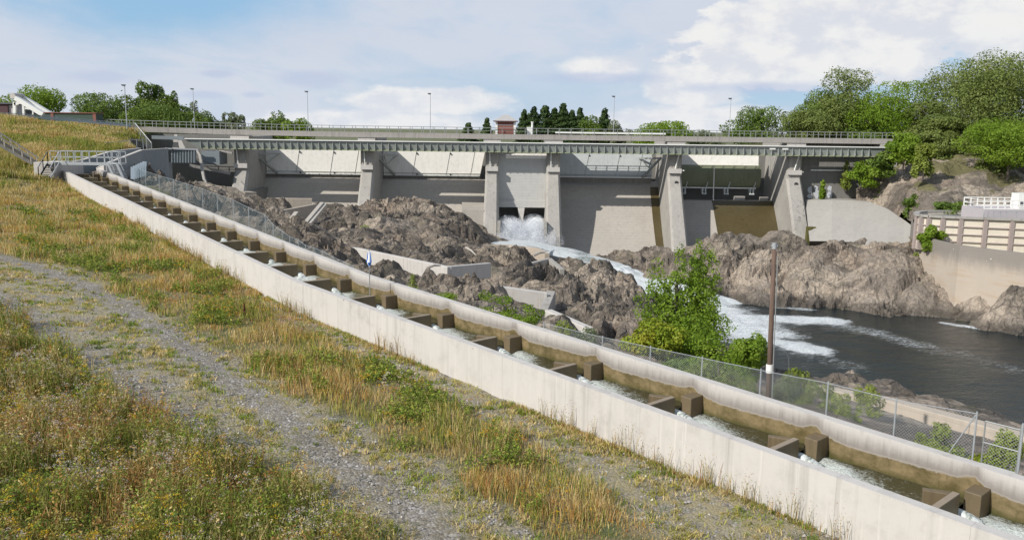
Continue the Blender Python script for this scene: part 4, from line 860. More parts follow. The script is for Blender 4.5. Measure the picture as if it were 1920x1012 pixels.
# ------------------------------------------------------------------ left intake works
def slab(name, pts, mat, parent, thick=.4):   # a slab through four world points, given real thickness away from the camera
    pts = [np.array(p) for p in pts]; m = MB(); d = np.array([0, thick, 0]); m.add([tuple(p) for p in pts] + [tuple(p + d) for p in pts], [(0, 1, 2, 3), (7, 6, 5, 4)] + [(i, i + 4, (i + 1) % 4 + 4, (i + 1) % 4) for i in range(4)]); return m.build(name, mat, parent)
def build_intake():
    root = empty('intake_works', at(340, 300, 132), 'blue grey sheet steel intake walls and dark recess left of the dam piers', 'intake')
    A = lambda px, py, Y: at(px, py, Y)
    m = MB(); n = 9                                # corrugated sheet panel
    xs = np.linspace(0, 1, 4 * n + 1); top = [(A(321 + 47 * t, 279 + 1.5 * t, 131) + np.array([0, -.18 if (i % 4) in (1, 2) else 0, 0])) for i, t in enumerate(xs)]; bot = [(A(321 + 47 * t, 305 + .5 * t, 131) + np.array([0, -.18 if (i % 4) in (1, 2) else 0, 0])) for i, t in enumerate(xs)]
    m.strip(bot, top); m.build('corrugated_panel', M_steel_blue, root)
    m = MB(); m.bar(A(310, 278.5, 130.5), A(372, 280.5, 131), .35, .2); m.build('panel_coping', M_galv, root)
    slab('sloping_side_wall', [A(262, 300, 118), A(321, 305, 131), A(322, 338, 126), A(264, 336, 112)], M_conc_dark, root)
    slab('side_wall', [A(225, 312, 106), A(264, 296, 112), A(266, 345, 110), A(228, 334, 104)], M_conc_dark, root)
    sm = MB()
    for t in np.linspace(.05, .95, 12):
        for (p, q, zl) in (((265, 282, 112), (313, 279, 118), 4.6), ((213, 302, 104), (265, 282, 112), 4.2)):
            w = np.array(at(*p)) * (1 - t) + np.array(at(*q)) * t + np.array([.1, -.3, 0]); sm.bar(w - [0, 0, .15], w - [0, 0, zl], .10, .08)
    sm.build('wall_rib', M_steel_blue, root)
    # curved white-edged guide pier
    pts = [(367, 281), (373, 290), (376, 305), (378, 320), (381, 335), (388, 350), (394, 358)]; m = MB()
    for (a, b), (c, d) in zip(pts[:-1], pts[1:]):
        Ya, Yc = 134 - (b - 281) * .05, 134 - (d - 281) * .05; m.hexa([A(c - 1.5, d, Yc), A(c + 3, d, Yc), A(c + 5, d, Yc + 9), A(c + 1, d, Yc + 9)], [A(a - 1.5, b, Ya), A(a + 3, b, Ya), A(a + 5, b, Ya + 9), A(a + 1, b, Ya + 9)])
    m.build('guide_pier', M_conc, root)
    m = MB(); a0 = A(378, 283, 148); a1 = A(412, 309, 148); m.box(a0[0], a1[0], 148, 152, a1[2], a0[2]); m.build('gate_box', M_steel_blue, root)
    m = MB(); m.bar(A(405, 280, 149), A(436, 287, 149), .5, .35); m.bar(A(355, 310, 148), A(432, 325, 150), .35, .5); m.build('cross_beam', M_conc, root)
    m = MB(); a0 = A(324, 260, 146); m.hexa([tuple(A(323, 279, 146)), tuple(A(335, 279, 146)), tuple(A(335, 279, 148)), tuple(A(323, 279, 148))], [tuple(A(327, 252, 146)), tuple(A(332, 252, 146)), tuple(A(332, 252, 148)), tuple(A(327, 252, 148))]); m.hexa([tuple(A(336, 279, 144)), tuple(A(348, 279, 144)), tuple(A(348, 279, 148)), tuple(A(336, 279, 148))], [tuple(A(334, 263, 144)), tuple(A(340, 263, 144)), tuple(A(340, 263, 148)), tuple(A(334, 263, 148))]); m.build('support_column', M_conc_new, root)
    m = MB(); m.bar(A(285, 257, 145), A(345, 259, 145), .3, .5); m.bar(A(285, 260.5, 144.9), A(345, 262, 144.9), .08); m.build('steel_beam', M_steel_blue, root)
    m = MB(); m.tube([A(322, 279, 130), A(352, 293, 138), A(412, 312, 147)], .05, 6); m.build('cable', M_dark, root)
    m = MB(); m.box(A(290, 300, 140)[0], A(440, 300, 140)[0], 139, 160, 9.0, 11.5); m.build('channel_bed', M_conc_dark, root)
build_intake()
def beamwall(name, label, cat, segs, h, th, mat, group=None):
    P = [at(*s) for s in segs]; o = None
    m = MB()
    for a, b in zip(P[:-1], P[1:]):
        d = (b - a)[:2]; d /= np.linalg.norm(d); nx = np.array([-d[1], d[0]]) * th / 2; q = lambda p, s, z: (p[0] + s * nx[0], p[1] + s * nx[1], z)
        m.hexa([q(a, -1, a[2] - h), q(b, -1, b[2] - h), q(b, 1, b[2] - h), q(a, 1, a[2] - h)], [q(a, -1, a[2]), q(b, -1, b[2]), q(b, 1, b[2]), q(a, 1, a[2])])
    o = m.build(name, mat, loc=P[0]); tag(o, label, cat, group); bevel(o, .04, 1); return o
GW = 'old concrete walls among the rocks'
beamwall('concrete_wall', 'shaded concrete wall with two timber beams leaning beside it', 'wall', [(503, 399, 111), (545, 391, 116), (592, 382, 121)], 4.5, .5, M_conc_tan, GW)
beamwall('concrete_wall', 'long low pale channel wall behind the small furled banner', 'wall', [(622, 461, 90), (668, 464, 90), (760, 483, 86), (842, 500, 82)], 2.4, .5, M_conc_new, GW)
beamwall('concrete_wall', 'short low concrete wall ending the long pale channel wall', 'wall', [(842, 499, 83), (918, 492.5, 88)], 1.6, .5, M_conc_new, GW)
beamwall('concrete_wall', 'tan basin wall directly below the spraying outlet', 'wall', [(914, 458, 129), (955, 459, 129.5), (1008, 465, 127), (1026, 475, 122)], 3.2, .8, M_conc_tan, GW)
beamwall('concrete_wall', 'angled concrete wedge wall in the rocks beside the rapid', 'wall', [(974, 498, 102), (1030, 483.5, 108), (1054, 504, 102)], 2.4, .6, M_conc, GW)
beamwall('concrete_wall', 'pale slab wall above the leaning concrete fin', 'wall', [(938, 536, 77), (1026, 548, 77)], 1.7, .6, M_conc_new, GW)
beamwall('concrete_fin', 'dark sided leaning concrete fin on the rocks', 'wall', [(1020, 578, 73), (1034, 545, 79)], 2.2, .8, M_conc, GW)
beamwall('concrete_wall', 'lowest pale slab wall just behind the ladder fence', 'wall', [(1028, 580, 60), (1106, 614, 55)], 1.5, .6, M_conc_new, GW)
beamwall('concrete_wall', 'small tan concrete block wall left of the first dam pier', 'wall', [(374, 351, 123), (416, 351, 123)], 2.2, 2.2, M_conc_tan, GW)
beamwall('concrete_wall', 'low tan wall at the foot of the first dam pier', 'wall', [(421, 358, 127), (476, 360, 130)], 2.0, 2.0, M_conc_tan, GW)
beamwall('concrete_wall', 'low pale kerb wall below the leftmost spillway', 'wall', [(500, 371, 139), (585, 372, 141)], 2.0, .8, M_conc_tan, GW)
beamwall('retaining_wall', 'tan concrete river wall behind the fence with rocks along its top', 'wall', [(1528, 723, 47), (1665, 747, 44), (1825, 788, 40.5), (1960, 826, 38)], 2.4, .8, M_conc_tan)
for (a, b, lab) in (((566, 431, 104), (604, 385, 116), 'long grey timber beam leaning on the shaded concrete wall'), ((537, 427, 103), (556, 403, 108), 'short grey timber beam leaning on the rocks')):
    m = MB(); m.bar(at(*a) + [0, 0, .3], at(*b) + [0, 0, .3], .5, .3); tag(m.build('timber_beam', M_timber, loc=at(*a)), lab, 'timber beam')
m = MB(); m.bar(at(574, 433, 104) + [0, 0, .3], at(610, 388, 116) + [0, 0, .3], .4, .3); tag(m.build('timber_beam', M_timber, loc=at(574, 433, 104)), 'grey timber beam lying right against the longest leaning beam', 'timber beam')
for i, (a, b, c, lab) in enumerate((((1000, 484, 108), (1022, 479, 109), .22, 'pale driftwood log on top of the concrete wedge wall'), ((1026, 510, 104), (1050, 511, 104), .14, 'thin bare driftwood stick below the concrete wedge wall'), ((874, 470, 110), (893, 485, 106), .16, 'bare driftwood branch on the lower right of the rock mound'), ((800, 511, 76), (826, 506, 77), .14, 'bare branch lying on rocks right of the furled banner'))):
    m = MB(); p = at(*a) + [0, 0, .4]; q = at(*b) + [0, 0, .4]; m.tube([p, (p + q) / 2 + [0, 0, .15], q], [c, c * .8, c * .4], 6); tag(m.build('driftwood', M_timber, loc=p), lab, 'driftwood')
# ------------------------------------------------------------------ right bank: apron, tan wall, round basin
def build_right():
    top = [(1510, 375, 150), (1560, 374.5, 148), (1600, 376, 146.5), (1632, 379, 145), (1665, 392, 141), (1695, 412, 136), (1718, 429, 130)]
    bot = [(1518, 452, 139), (1560, 452, 136), (1600, 456, 133.5), (1632, 460, 131.5), (1665, 468, 128), (1695, 482, 124.5), (1716, 505, 120.5)]
    T = [at(*p) for p in top]; Bt = [at(*p) for p in bot]; n = len(T); Bk = [t + np.array([1.5, 6, -.1]) for t in T]; Bl = [b + np.array([2, 6, -3]) for b in Bt]
    m = MB(); m.strip(Bt, T); m.strip(T, Bk); m.strip(Bk, Bl); m.strip(Bl, Bt); m.add([T[-1], Bt[-1], Bl[-1], Bk[-1]], [(0, 1, 2, 3)])
    tag(m.build('apron_wall', M_conc_grey, loc=T[0], smooth=False), 'curved grey concrete apron sloping down right of the last dam pier', 'retaining wall')
    P = [at(1708, 431, 128)[:2], atz(1718, 440.5, 8.6)[:2], atz(1760, 451, 8.6)[:2], atz(1800, 460, 8.6)[:2], atz(1860, 468, 8.6)[:2], atz(1930, 476.5, 8.6)[:2], (120, 95)]
    m = MB(); zz = [10.4, 8.9, 8.6, 8.6, 8.6, 8.6, 8.6]
    for i in range(len(P) - 1):
        a, b = P[i], P[i + 1]; m.hexa([(a[0], a[1], -2), (b[0], b[1], -2), (b[0] + .3, b[1] + .8, -2), (a[0] + .3, a[1] + .8, -2)], [(a[0], a[1], zz[i]), (b[0], b[1], zz[i + 1]), (b[0] + .3, b[1] + .8, zz[i + 1]), (a[0] + .3, a[1] + .8, zz[i])])
    w = m.build('river_wall', M_riverwall, loc=(P[2][0], P[2][1], 0)); tag(w, 'tall stained tan concrete river wall below the cream basin', 'retaining wall')
    m = MB()
    for (a, b, sx, sy) in ((1748, 466, 3, 2), (1789, 468, 2, 3), (1832, 515, 4, 8), (1828, 525, 2, 5), (1758, 500, 1, 4), (1893, 520, 3, 5), (1860, 486, 3, 3), (1801, 485, 1, 6), (1912, 508, 2, 4), (1852, 490, 3, 1.5)):
        c = np.array(atz(a, 460, 8.6)); Y = float(np.interp(a, [1718, 1760, 1800, 1860, 1930], [p[1] for p in P[1:6]])) - .05
        pts = [at(a + sx * math.cos(t) * (1 + .4 * math.sin(2.3 * t + a)), b + sy * math.sin(t) * (1 + .3 * math.cos(3 * t + b)), Y) for t in np.linspace(0, 2 * math.pi, 12)[:-1]]; m.add(pts, [tuple(range(11))])
    m.build('lime_stain', M_limestain, w)
    gm = MB(); n = len(P); bk = [(p[0] + 9, p[1] + 22) for p in P]; gm.strip([(p[0], p[1] + .6, min(z, 8.6) - 1.3) for p, z in zip(P, zz)], [(q[0], q[1], 7.0) for q, z in zip(bk, zz)]); tag(gm.build('basin_yard', M_ground2), kind='structure')
    # round-ended basin
    zt, zb = 11.6, 6.8
    fr = [(1717.5, 399.5), (1720, 402), (1728, 403.4), (1742, 404.4), (1768, 405.8), (1802, 407.2), (1848, 409), (1898, 410.8), (1960, 413)]; bk = [(1722, 397.4), (1735, 396), (1770, 395.2), (1840, 394.6), (1960, 394.5)]
    Fp = [np.array(atz(a, b, zt)) for a, b in fr]; Bp = [np.array(atz(a, b, zt)) for a, b in bk]
    root = empty('round_basin', (Fp[4][0], Fp[4][1], zb), 'round ended cream basin of panelled concrete on the right bank', 'basin')
    m = MB(); ring = Fp + Bp[::-1]
    for a, b in zip(ring, ring[1:] + ring[:1]):
        d = (b - a)[:2]; d /= np.linalg.norm(d); nx = np.array([-d[1], d[0]]) * .35; m.hexa([(a[0], a[1], zb), (b[0], b[1], zb), (b[0] + nx[0], b[1] + nx[1], zb), (a[0] + nx[0], a[1] + nx[1], zb)], [(a[0], a[1], zt - .2), (b[0], b[1], zt - .2), (b[0] + nx[0], b[1] + nx[1], zt - .2), (a[0] + nx[0], a[1] + nx[1], zt - .2)])
    m.build('shell', M_cream, root)
    m = MB()
    for a, b in zip(ring, ring[1:] + ring[:1]): m.bar((a[0], a[1], zt - .06), (b[0], b[1], zt - .06), .75, .28)
    m.build('rim', M_conc, root)
    m = MB()
    for f in (.27, .49, .70):
        for a, b in zip(Fp[:-1], Fp[1:]): m.bar((a[0], a[1] - .08, zt - (zt - zb) * f), (b[0], b[1] - .08, zt - (zt - zb) * f), .3, .13)
    m.build('ledge', M_pink, root)
    for p in Fp[1:]:
        m = MB(); m.box(p[0] - .26, p[0] + .26, p[1] - .3, p[1] + .2, zb, zt - .22); m.build('pilaster', M_pink, root)
    m = MB(); m.add([(p[0], p[1] + .1, zt - .5) for p in ring], [tuple(range(len(ring)))]); m.build('basin_cover', M_conc_dark, root)
    # platform with white railing on it
    pl = empty('white_railed_platform', at(1880, 396, 117), 'small platform with white railing and white cabinet above the round basin', 'platform')
    a = at(1839, 391, 117); b = at(1965, 391, 117); m = MB(); m.box(a[0], b[0], 116, 122, 10.6, a[2]); m.build('base', M_lilac, pl)
    m = MB(); zz = a[2]
    for y in (116.2, 121.5):
        for h in (.55, 1.15, .0): m.bar((a[0], y, zz + h + .06), (b[0], y, zz + h + .06), .11)
        for x in np.arange(a[0], b[0], .95): m.bar((x, y, zz), (x, y, zz + 1.2), .12)
    for h in (.55, 1.15): m.bar((a[0], 116.2, zz + h), (a[0], 121.5, zz + h), .08)
    m.build('railing', M_white_steel, pl)
    m = MB(); c = at(1914, 391, 116.5); m.box(c[0], c[0] + 2.5, 117.2, 119, zz, zz + 2.1); m.build('cabinet', M_white_steel, pl)
    m = MB(); m.box(c[0] + .25, c[0] + .6, 117.1, 117.19, zz + .5, zz + 1.0); m.build('cabinet_vent', M_darksteel, pl)
    m = MB(); d = at(1890, 408, 114.8); 
    for px in (1844, 1852, 1862, 1875, 1886, 1905): e = at(px, 408, 114.9); m.bar((e[0], 114.9, zt), (e[0], 114.9, zt + .9), .07)
    e0 = at(1862, 408, 114.9); e1 = at(1925, 408, 114.9); m.bar((e0[0], 114.9, zt + .9), (e1[0], 114.9, zt + .9), .07); m.build('lower_railing', M_galv, pl)
M_cream = concrete('cream_painted_panels', (.62, .565, .465), .06, .25, grime=.12, stains=(.5, .45, .38), bump=.1)
M_pink = concrete('mauve_grey_concrete', (.36, .30, .275), .12, .25, grime=.2)
M_lilac = plain('pale_lilac_concrete', (.42, .39, .40), .9, 0, .1)
M_limestain = plain('white_lime_deposit', (.60, .56, .52), .9, 0, .1)
M_ground2 = plain('dry_grass_ground', (.17, .15, .075), .95, 0, .4, 1.5)
def riverwall_mat():
    m, n, b, _ = newmat('stained_river_wall_concrete'); p = geo(n); z = n.sep(p)[2]
    e = n.math('ADD', z, n.math('MULTIPLY', n.math('SUBTRACT', n.noise(n.vmul(p, (1, 1, .35)), .5, 6, .7), .5), 3.5))
    c = n.mix(n.noise(p, .3, 5, .6), (.375, .325, .262), (.46, .40, .335)); c = n.mix(n.math('MULTIPLY', n.ss(n.noise(n.vmul(p, (.25, .25, 2)), 1, 5, .6), .5, .65), .5), c, (.38, .285, .20))
    c = n.mix(n.math('MULTIPLY', n.ss(e, 5.3, 7.6), .85), c, (.20, .185, .165)); n.set(b.inputs['Base Color'], c); b.inputs['Roughness'].default_value = .9
    n.set(b.inputs['Normal'], n.bump(n.noise(p, 3, 6, .7), .3, .05)); return m
M_riverwall = riverwall_mat()
build_right()
# ------------------------------------------------------------------ small things on the bridge
def hut():
    c = at(948, 251, 151.8); z = 21.8; r = empty('gatehouse', (c[0], 151.6, z), 'small red boarded gatehouse with pale hipped roof on the bridge', 'hut'); w = 1.75
    m = MB(); m.box(c[0] - w, c[0] + w, 150.4, 153.0, z - .1, z + 2.25); m.build('wall', M_red, r)
    m = MB()
    for x in (c[0] - w - .02, c[0] + w - .36): m.box(x, x + .38, 150.3, 150.7, z - .1, z + 2.25)
    m.box(c[0] - w, c[0] + w, 150.36, 150.42, z + 1.5, z + 1.62); m.build('corner_post', M_white_steel, r)
    m = MB(); m.add([(c[0] - 2.15, 149.9, z + 2.25), (c[0] + 2.15, 149.9, z + 2.25), (c[0] + 2.15, 153.5, z + 2.25), (c[0] - 2.15, 153.5, z + 2.25), (c[0] - .35, 151.7, z + 3.35), (c[0] + .35, 151.7, z + 3.35)], [(0, 1, 5, 4), (1, 2, 5), (2, 3, 4, 5), (3, 0, 4), (3, 2, 1, 0)]); m.build('roof', M_roof, r)
    m = MB(); m.box(c[0] - 2.15, c[0] + 2.15, 149.86, 149.96, z + 2.1, z + 2.28); m.build('fascia_board', M_maroon, r)
    c = at(993, 248, 152); r = empty('vent_cabinet', (c[0], 152, z), 'white cabinet with short vent pipe standing right of the gatehouse', 'cabinet')
    m = MB(); m.box(c[0] - .5, c[0] + .5, 151.6, 152.4, z - .1, z + 1.25); bevel(m.build('cabinet', M_white_steel, r), .05)
    m = MB(); m.tube([(c[0] + .45, 152, z), (c[0] + .45, 152, z + 2.0)], .18, 10); m.tube([(c[0] + .45, 152, z + 2.0), (c[0] + .45, 152, z + 2.2)], .24, 10); m.build('vent_pipe', M_white_steel, r)
hut()
def lamps():
    spec = [(238, 160, 236, 131, 'tall street lamp on the grassy embankment beside the guard rail'), (365, 167, 238, 152.8, 'street lamp over the left end of the bridge railing'), (578, 172, 243, 152.8, 'street lamp above the leftmost cream gate'),
            (807, 176, 247, 152.8, 'street lamp on the bridge left of the red gatehouse'), (1150, 181, 250, 152.8, 'street lamp on the bridge right of the spruce row'), (1367, 185, 254, 152.8, 'rightmost street lamp on the bridge above the green drum gate')]
    for px, y0, y1, Y, lab in spec:
        b = at(px, y1, Y); t = at(px, y0, Y); b[2] = min(b[2], 21.7) if Y > 140 else b[2] - .6
        r = empty('street_lamp', (b[0], Y, b[2]), lab, 'street lamp', 'street lamps along the dam road'); m = MB(); m.tube([(b[0], Y, b[2]), (b[0], Y, t[2])], [.06, .04] if Y > 140 else [.09, .06], 8); m.build('pole', M_galv, r)
        m = MB(); m.box(b[0] - .45, b[0] + .12, Y - .14, Y + .14, t[2] - .05, t[2] + .10); m.hexa([(b[0] - .3, Y - .1, t[2] - .14), (b[0] + .05, Y - .1, t[2] - .14), (b[0] + .05, Y + .1, t[2] - .14), (b[0] - .3, Y + .1, t[2] - .14)], [(b[0] - .35, Y - .13, t[2] - .05), (b[0] + .1, Y - .13, t[2] - .05), (b[0] + .1, Y + .13, t[2] - .05), (b[0] - .35, Y + .13, t[2] - .05)]); m.build('lamp_head', M_darksteel, r)
lamps()
# ------------------------------------------------------------------ top-left: road, guard rail, building, lifting frame, long low shed
def topleft():
    m = MB(); m.add([(-140, 134.5, 23.15), (-78, 134.5, 23.0), (-60, 136, 22.25), (-60, 141, 22.25), (-78, 142, 23.05), (-140, 142, 23.2)], [(0, 1, 4, 5), (1, 2, 3, 4)]); tag(m.build('road', M_asphalt), kind='structure')
    r = empty('guard_rail', at(120, 233, 130.5), 'dark steel guard rail along the crest of the grassy embankment', 'guard rail')
    P = [at(-10, 214.5, 129), at(60, 219.5, 130), at(130, 225, 131), at(190, 231, 131.5), at(246, 236, 132)]
    m = MB()
    for a, b in zip(P[:-1], P[1:]): m.bar(a, b, .09, .32); m.bar(a + [0, 0, .32], b + [0, 0, .32], .07, .10)
    m.build('beam', M_steel_blue2, r)
    for t in np.arange(0, 4.01, .33):
        i = min(3, int(t)); p = P[i] + (P[i + 1] - P[i]) * (t - i); m = MB(); m.bar(p + [0, .08, -1.1], p + [0, .08, .2], .12); m.build('post', M_rail, r)
    b = empty('maroon_building', at(0, 212, 152), 'dark maroon flat roofed building at the left edge behind the embankment', 'building')
    a0 = at(-60, 190, 152); a1 = at(15.5, 216, 152); a2 = at(27, 189, 152); m = MB(); m.box(a0[0], a1[0], 152, 158, a1[2] - 1, a0[2] - .4); m.build('wall', M_maroon, b); m = MB(); m.box(a1[0], a2[0], 152.3, 158, a1[2] - 1, a0[2] - .55); m.build('side_wall', M_lilac, b)
    m = MB(); m.box(a0[0], a2[0] - .2, 151.7, 158.4, a0[2] - .4, a0[2] - .15); m.build('roof', M_darksteel, b)
    f = empty('lifting_frame', at(55, 216, 150), 'white steel lifting frame with a big diagonal beam beside the maroon building', 'lifting frame'); Y = 150
    w = lambda px, py, d=0: tuple(at(px, py, Y) + [0, d, 0])
    m = MB(); m.bar(w(30, 184), w(82, 215), .9, .75); m.bar(w(30, 184, 2.5), w(82, 215, 2.5), .9, .75); m.build('diagonal_beam', M_white_steel, f)
    m = MB(); m.bar(w(28, 192), w(28, 216), .5); m.bar(w(28, 196), w(43, 190.5), .5); m.bar(w(44, 196), w(45, 216), .35); m.bar(w(62, 205), w(62, 216), .2); m.bar(w(45, 203), w(66, 206), .25); m.build('leg', M_white_steel, f)
    m = MB(); m.tube([w(25, 180, -.3), w(25, 180, 2.8)], .5, 12); m.build('pulley', M_conc_new, f)
    m = MB(); m.box(w(30, 216)[0], w(58, 216)[0], 151, 153, w(30, 216)[2], w(30, 205)[2]); m.build('winch_housing', M_darksteel, f)
    s = empty('long_low_shed', at(130, 222, 148), 'long low dark green shed wall with red ends behind the guard rail', 'shed')
    A = at(84, 212, 148); B = at(180, 216.5, 148); m = MB(); m.box(A[0], B[0], 148, 150.5, A[2] - 1.7, A[2]); m.build('wall', M_darkgreen, s)
    m = MB(); m.box(A[0] + 1, A[0] + 1.5, 147.9, 147.99, A[2] - 1.7, A[2]); m.box(B[0] - .5, B[0], 147.9, 147.99, A[2] - 1.7, A[2]); m.build('end_panel', M_red, s)
    m = MB(); m.box(A[0] - .1, B[0] + .1, 147.8, 150.7, A[2], A[2] + .14); m.build('roof', M_red, s)
M_steel_blue2 = plain('dark_blue_steel', (.11, .14, .17), .5, .3, .15); M_darkgreen = plain('dark_green_boards', (.045, .075, .055), .8, 0, .2)
topleft()
# ------------------------------------------------------------------ walkway, stairs and abutment at the ladder head
def head():
    Y = 96.5; A = lambda px, py, d=0: at(px, py, Y) + np.array([0, d, 0])
    o = MB(); a = A(64, 304); b = A(103, 332); o.box(a[0], b[0], Y - .2, Y + 4, b[2] - .8, a[2]); ob = o.build('abutment_block', M_conc_new, loc=(a[0], Y, b[2])); tag(ob, 'square concrete abutment block at the head of the fish ladder', 'abutment'); bevel(ob, .05)
    r = empty('metal_footbridge', A(170, 305), 'white metal footbridge with railings crossing the head of the fish ladder', 'footbridge')
    zd = A(120, 305)[2]; x0 = A(112, 305)[0]; x1 = A(226, 305)[0]; m = MB(); m.box(x0, x1, Y, Y + 1.4, zd - .18, zd); m.box(x0, x1, Y - .08, Y - .003, zd - .25, zd + .08); m.build('deck', M_galv, r)
    for y in (Y + .02, Y + 1.38):
        m = MB(); xa = A(93 + (8 if y > Y + 1 else 0), 281)[0]
        for h in (.62, 1.28): m.bar((xa, y, zd + h), (x1, y, zd + h), .075)
        for x in np.linspace(xa, x1, 10): m.bar((x, y, zd + (0 if x > x0 else .2)), (x, y, zd + 1.3), .075)
        m.build('railing', M_galv, r)
    st = empty('metal_stairs', A(100, 330), 'steep white metal stairs up to the footbridge', 'stairs'); zt = zd; zb = A(100, 331)[2]; m = MB()
    xa, xb = A(90, 305)[0], A(112, 305)[0]
    n = 9
    for i in range(n): t = (i + .5) / n; m.box(xa + .1, xb - .1, Y - 2.0 + 1.9 * t, Y - 1.75 + 1.9 * t, zb + (zt - zb) * t, zb + (zt - zb) * t + .05)
    m.build('tread', M_galv, st)
    for x in (xa, xb):
        m.bar((x, Y - 2.1, zb), (x, Y, zt), .08, .22); m.bar((x, Y - 2.1, zb + 1.1), (x, Y, zt + 1.2), .07)
        for t in (0, .5, 1): m.bar((x, Y - 2.1 + 2.1 * t, zb + (zt - zb) * t), (x, Y - 2.1 + 2.1 * t, zb + (zt - zb) * t + 1.15), .07)
        m.build('handrail', M_galv, st)
    st = empty('metal_stairs', A(215, 335), 'shaded grey metal stairs leading down from the right end of the footbridge', 'stairs'); m = MB(); zb = A(232, 338)[2]
    for i in range(12): t = (i + .5) / 12; px = 207 + 14 * t; x = A(px, 310 + 28 * t)[0]; m.box(x, x + 1.0, Y - .6, Y + .6, zd - (zd - zb) * t - .04, zd - (zd - zb) * t)
    m.build('tread', M_galv, st); m = MB()
    for dx in (0, 1.0): m.bar((A(207, 310)[0] + dx, Y - .6, zd), (A(221, 338)[0] + dx, Y - .6, zb), .1, .25); m.bar((A(207, 310)[0] + dx, Y - .6, zd + 1.1), (A(221, 338)[0] + dx, Y - .6, zb + 1.1), .06)
    m.build('stringer', M_galv, st)
    # wooden stair coming down the bank
    st = empty('wooden_stair', at(40, 290, 100), 'weathered wooden staircase with handrail running down the bank at far left', 'staircase'); P0 = at(-30, 255, 97); P1 = at(60, 307, 99.5); m = MB()
    for d in (0, 1.2): m = MB(); m.bar(P0 + [0, d, 0], P1 + [0, d, 0], .12, .34); m.build('stringer', M_timber, st)
    m = MB(); n = 24
    for i in range(n): p = P0 + (P1 - P0) * (i + .5) / n; m.box(p[0] - .15, p[0] + .15, p[1] + .05, p[1] + 1.15, p[2] + .1, p[2] + .16)
    m.build('tread', M_timber, st); m = MB()
    for d in (0, 1.2):
        m.bar(P0 + [0, d, 1.1], P1 + [.2, d, .6], .11, .16)
        for t in np.linspace(.05, .98, 6): p = P0 + (P1 - P0) * t; m.bar(p + [0, d, 0], p + [0, d, 1.1 - .4 * t], .12)
    m.build('handrail', M_timber, st)
    # pale slatted screen and chain-link at the corner
    sc = empty('slatted_screen', at(262, 330, 92), 'pale blue slatted screen in the fence corner below the intake wall', 'screen')
    for i in range(6):
        t = i / 5; a = at(249 + 22 * t, 313 - 10 * t, 92 + 2 * t); b = at(249 + 22 * t, 336 - 6 * t, 92 + 2 * t); m = MB(); m.bar(a, b, .45, .05, up=(0, 1, 0)); m.build('slat', M_paleblue, sc)
def small_fence(name, label, P, h, mat):
    P = [np.array(p) for p in P]; r = empty(name, P[0] - [0, 0, h], label, 'fence')
    for p in P: m = MB(); m.tube([p - [0, 0, h + .3], p + [0, 0, .05]], .045, 6); m.build('post', M_galv, r)
    fence_uv('wire_mesh', P, r, h, mat); m = MB()
    for a, b in zip(P[:-1], P[1:]): m.tube([a, b], .04, 5)
    m.build('top_rail', M_galv, r)
M_paleblue = plain('pale_blue_plastic_slat', (.27, .33, .38), .5, 0, .1)
head()
# ------------------------------------------------------------------ chain-link fence along the ladder
def fence_uv(name, P, parent, h, mat):        # sheet through top points P, with metre UVs
    V = []; Fq = []; uv = []; s = 0; S = [0]
    for a, b in zip(P[:-1], P[1:]): s += float(np.linalg.norm(b - a)); S.append(s)
    for p in P: V += [p, p - np.array([0, 0, h])]
    for i in range(len(P) - 1): Fq.append((2 * i, 2 * i + 1, 2 * i + 3, 2 * i + 2)); uv += [(S[i], h), (S[i], 0), (S[i + 1], 0), (S[i + 1], h)]
    return mesh_np(name, V, np.array(Fq), mat, parent, uv=uv)
def find_k(px, off):
    ks = np.linspace(-1.2, 24, 1500); x = [];
    for k in ks:
        q = lp(k, off) - CAMP; x.append(PX + F * (q @ _rt) / (q @ _fw))
    return float(ks[int(np.argmin(np.abs(np.array(x) - px)))])
def fence(name, label, posts, off, h, mat, xo=0):
    P = []
    for px, py in posts:
        k = find_k(px, off); Y = float(lp(k, off)[1]); P.append(np.array(at(px, py, Y)))
    r = empty(name, P[len(P) // 2] - [0, 0, h], label, 'fence')
    for p in P: m = MB(); m.tube([p - [0, 0, h + .6], p + [0, 0, .06]], .026, 8); m.build('post', M_galv, r)
    fence_uv('wire_mesh', P, r, h, mat); m = MB()
    for a, b in zip(P[:-1], P[1:]): m.tube([a, b], .012, 4)
    m.build('top_wire', M_galv, r); return P
fence('chain_link_fence', 'chain link fence with bluish netting beside the upper steps of the fish ladder', [(250, 313), (272, 321), (298, 329), (325, 337), (350, 345), (379, 354), (407, 364), (437, 375), (466, 389), (497, 403), (512, 421), (529, 433), (543, 444), (560, 450), (573, 460), (589, 465), (605, 471), (625, 482), (645, 491), (663, 499)], -2.4, 1.8, M_netting)
PF = fence('chain_link_fence', 'chain link fence with round posts between the lower fish ladder and green shrubs', [(1020, 606), (1130, 632), (1220, 651), (1317, 671), (1427, 694), (1553, 718), (1681, 750), (1832, 775)], -1.75, 1.6, M_link)
m = MB(); a = PF[-1]; 
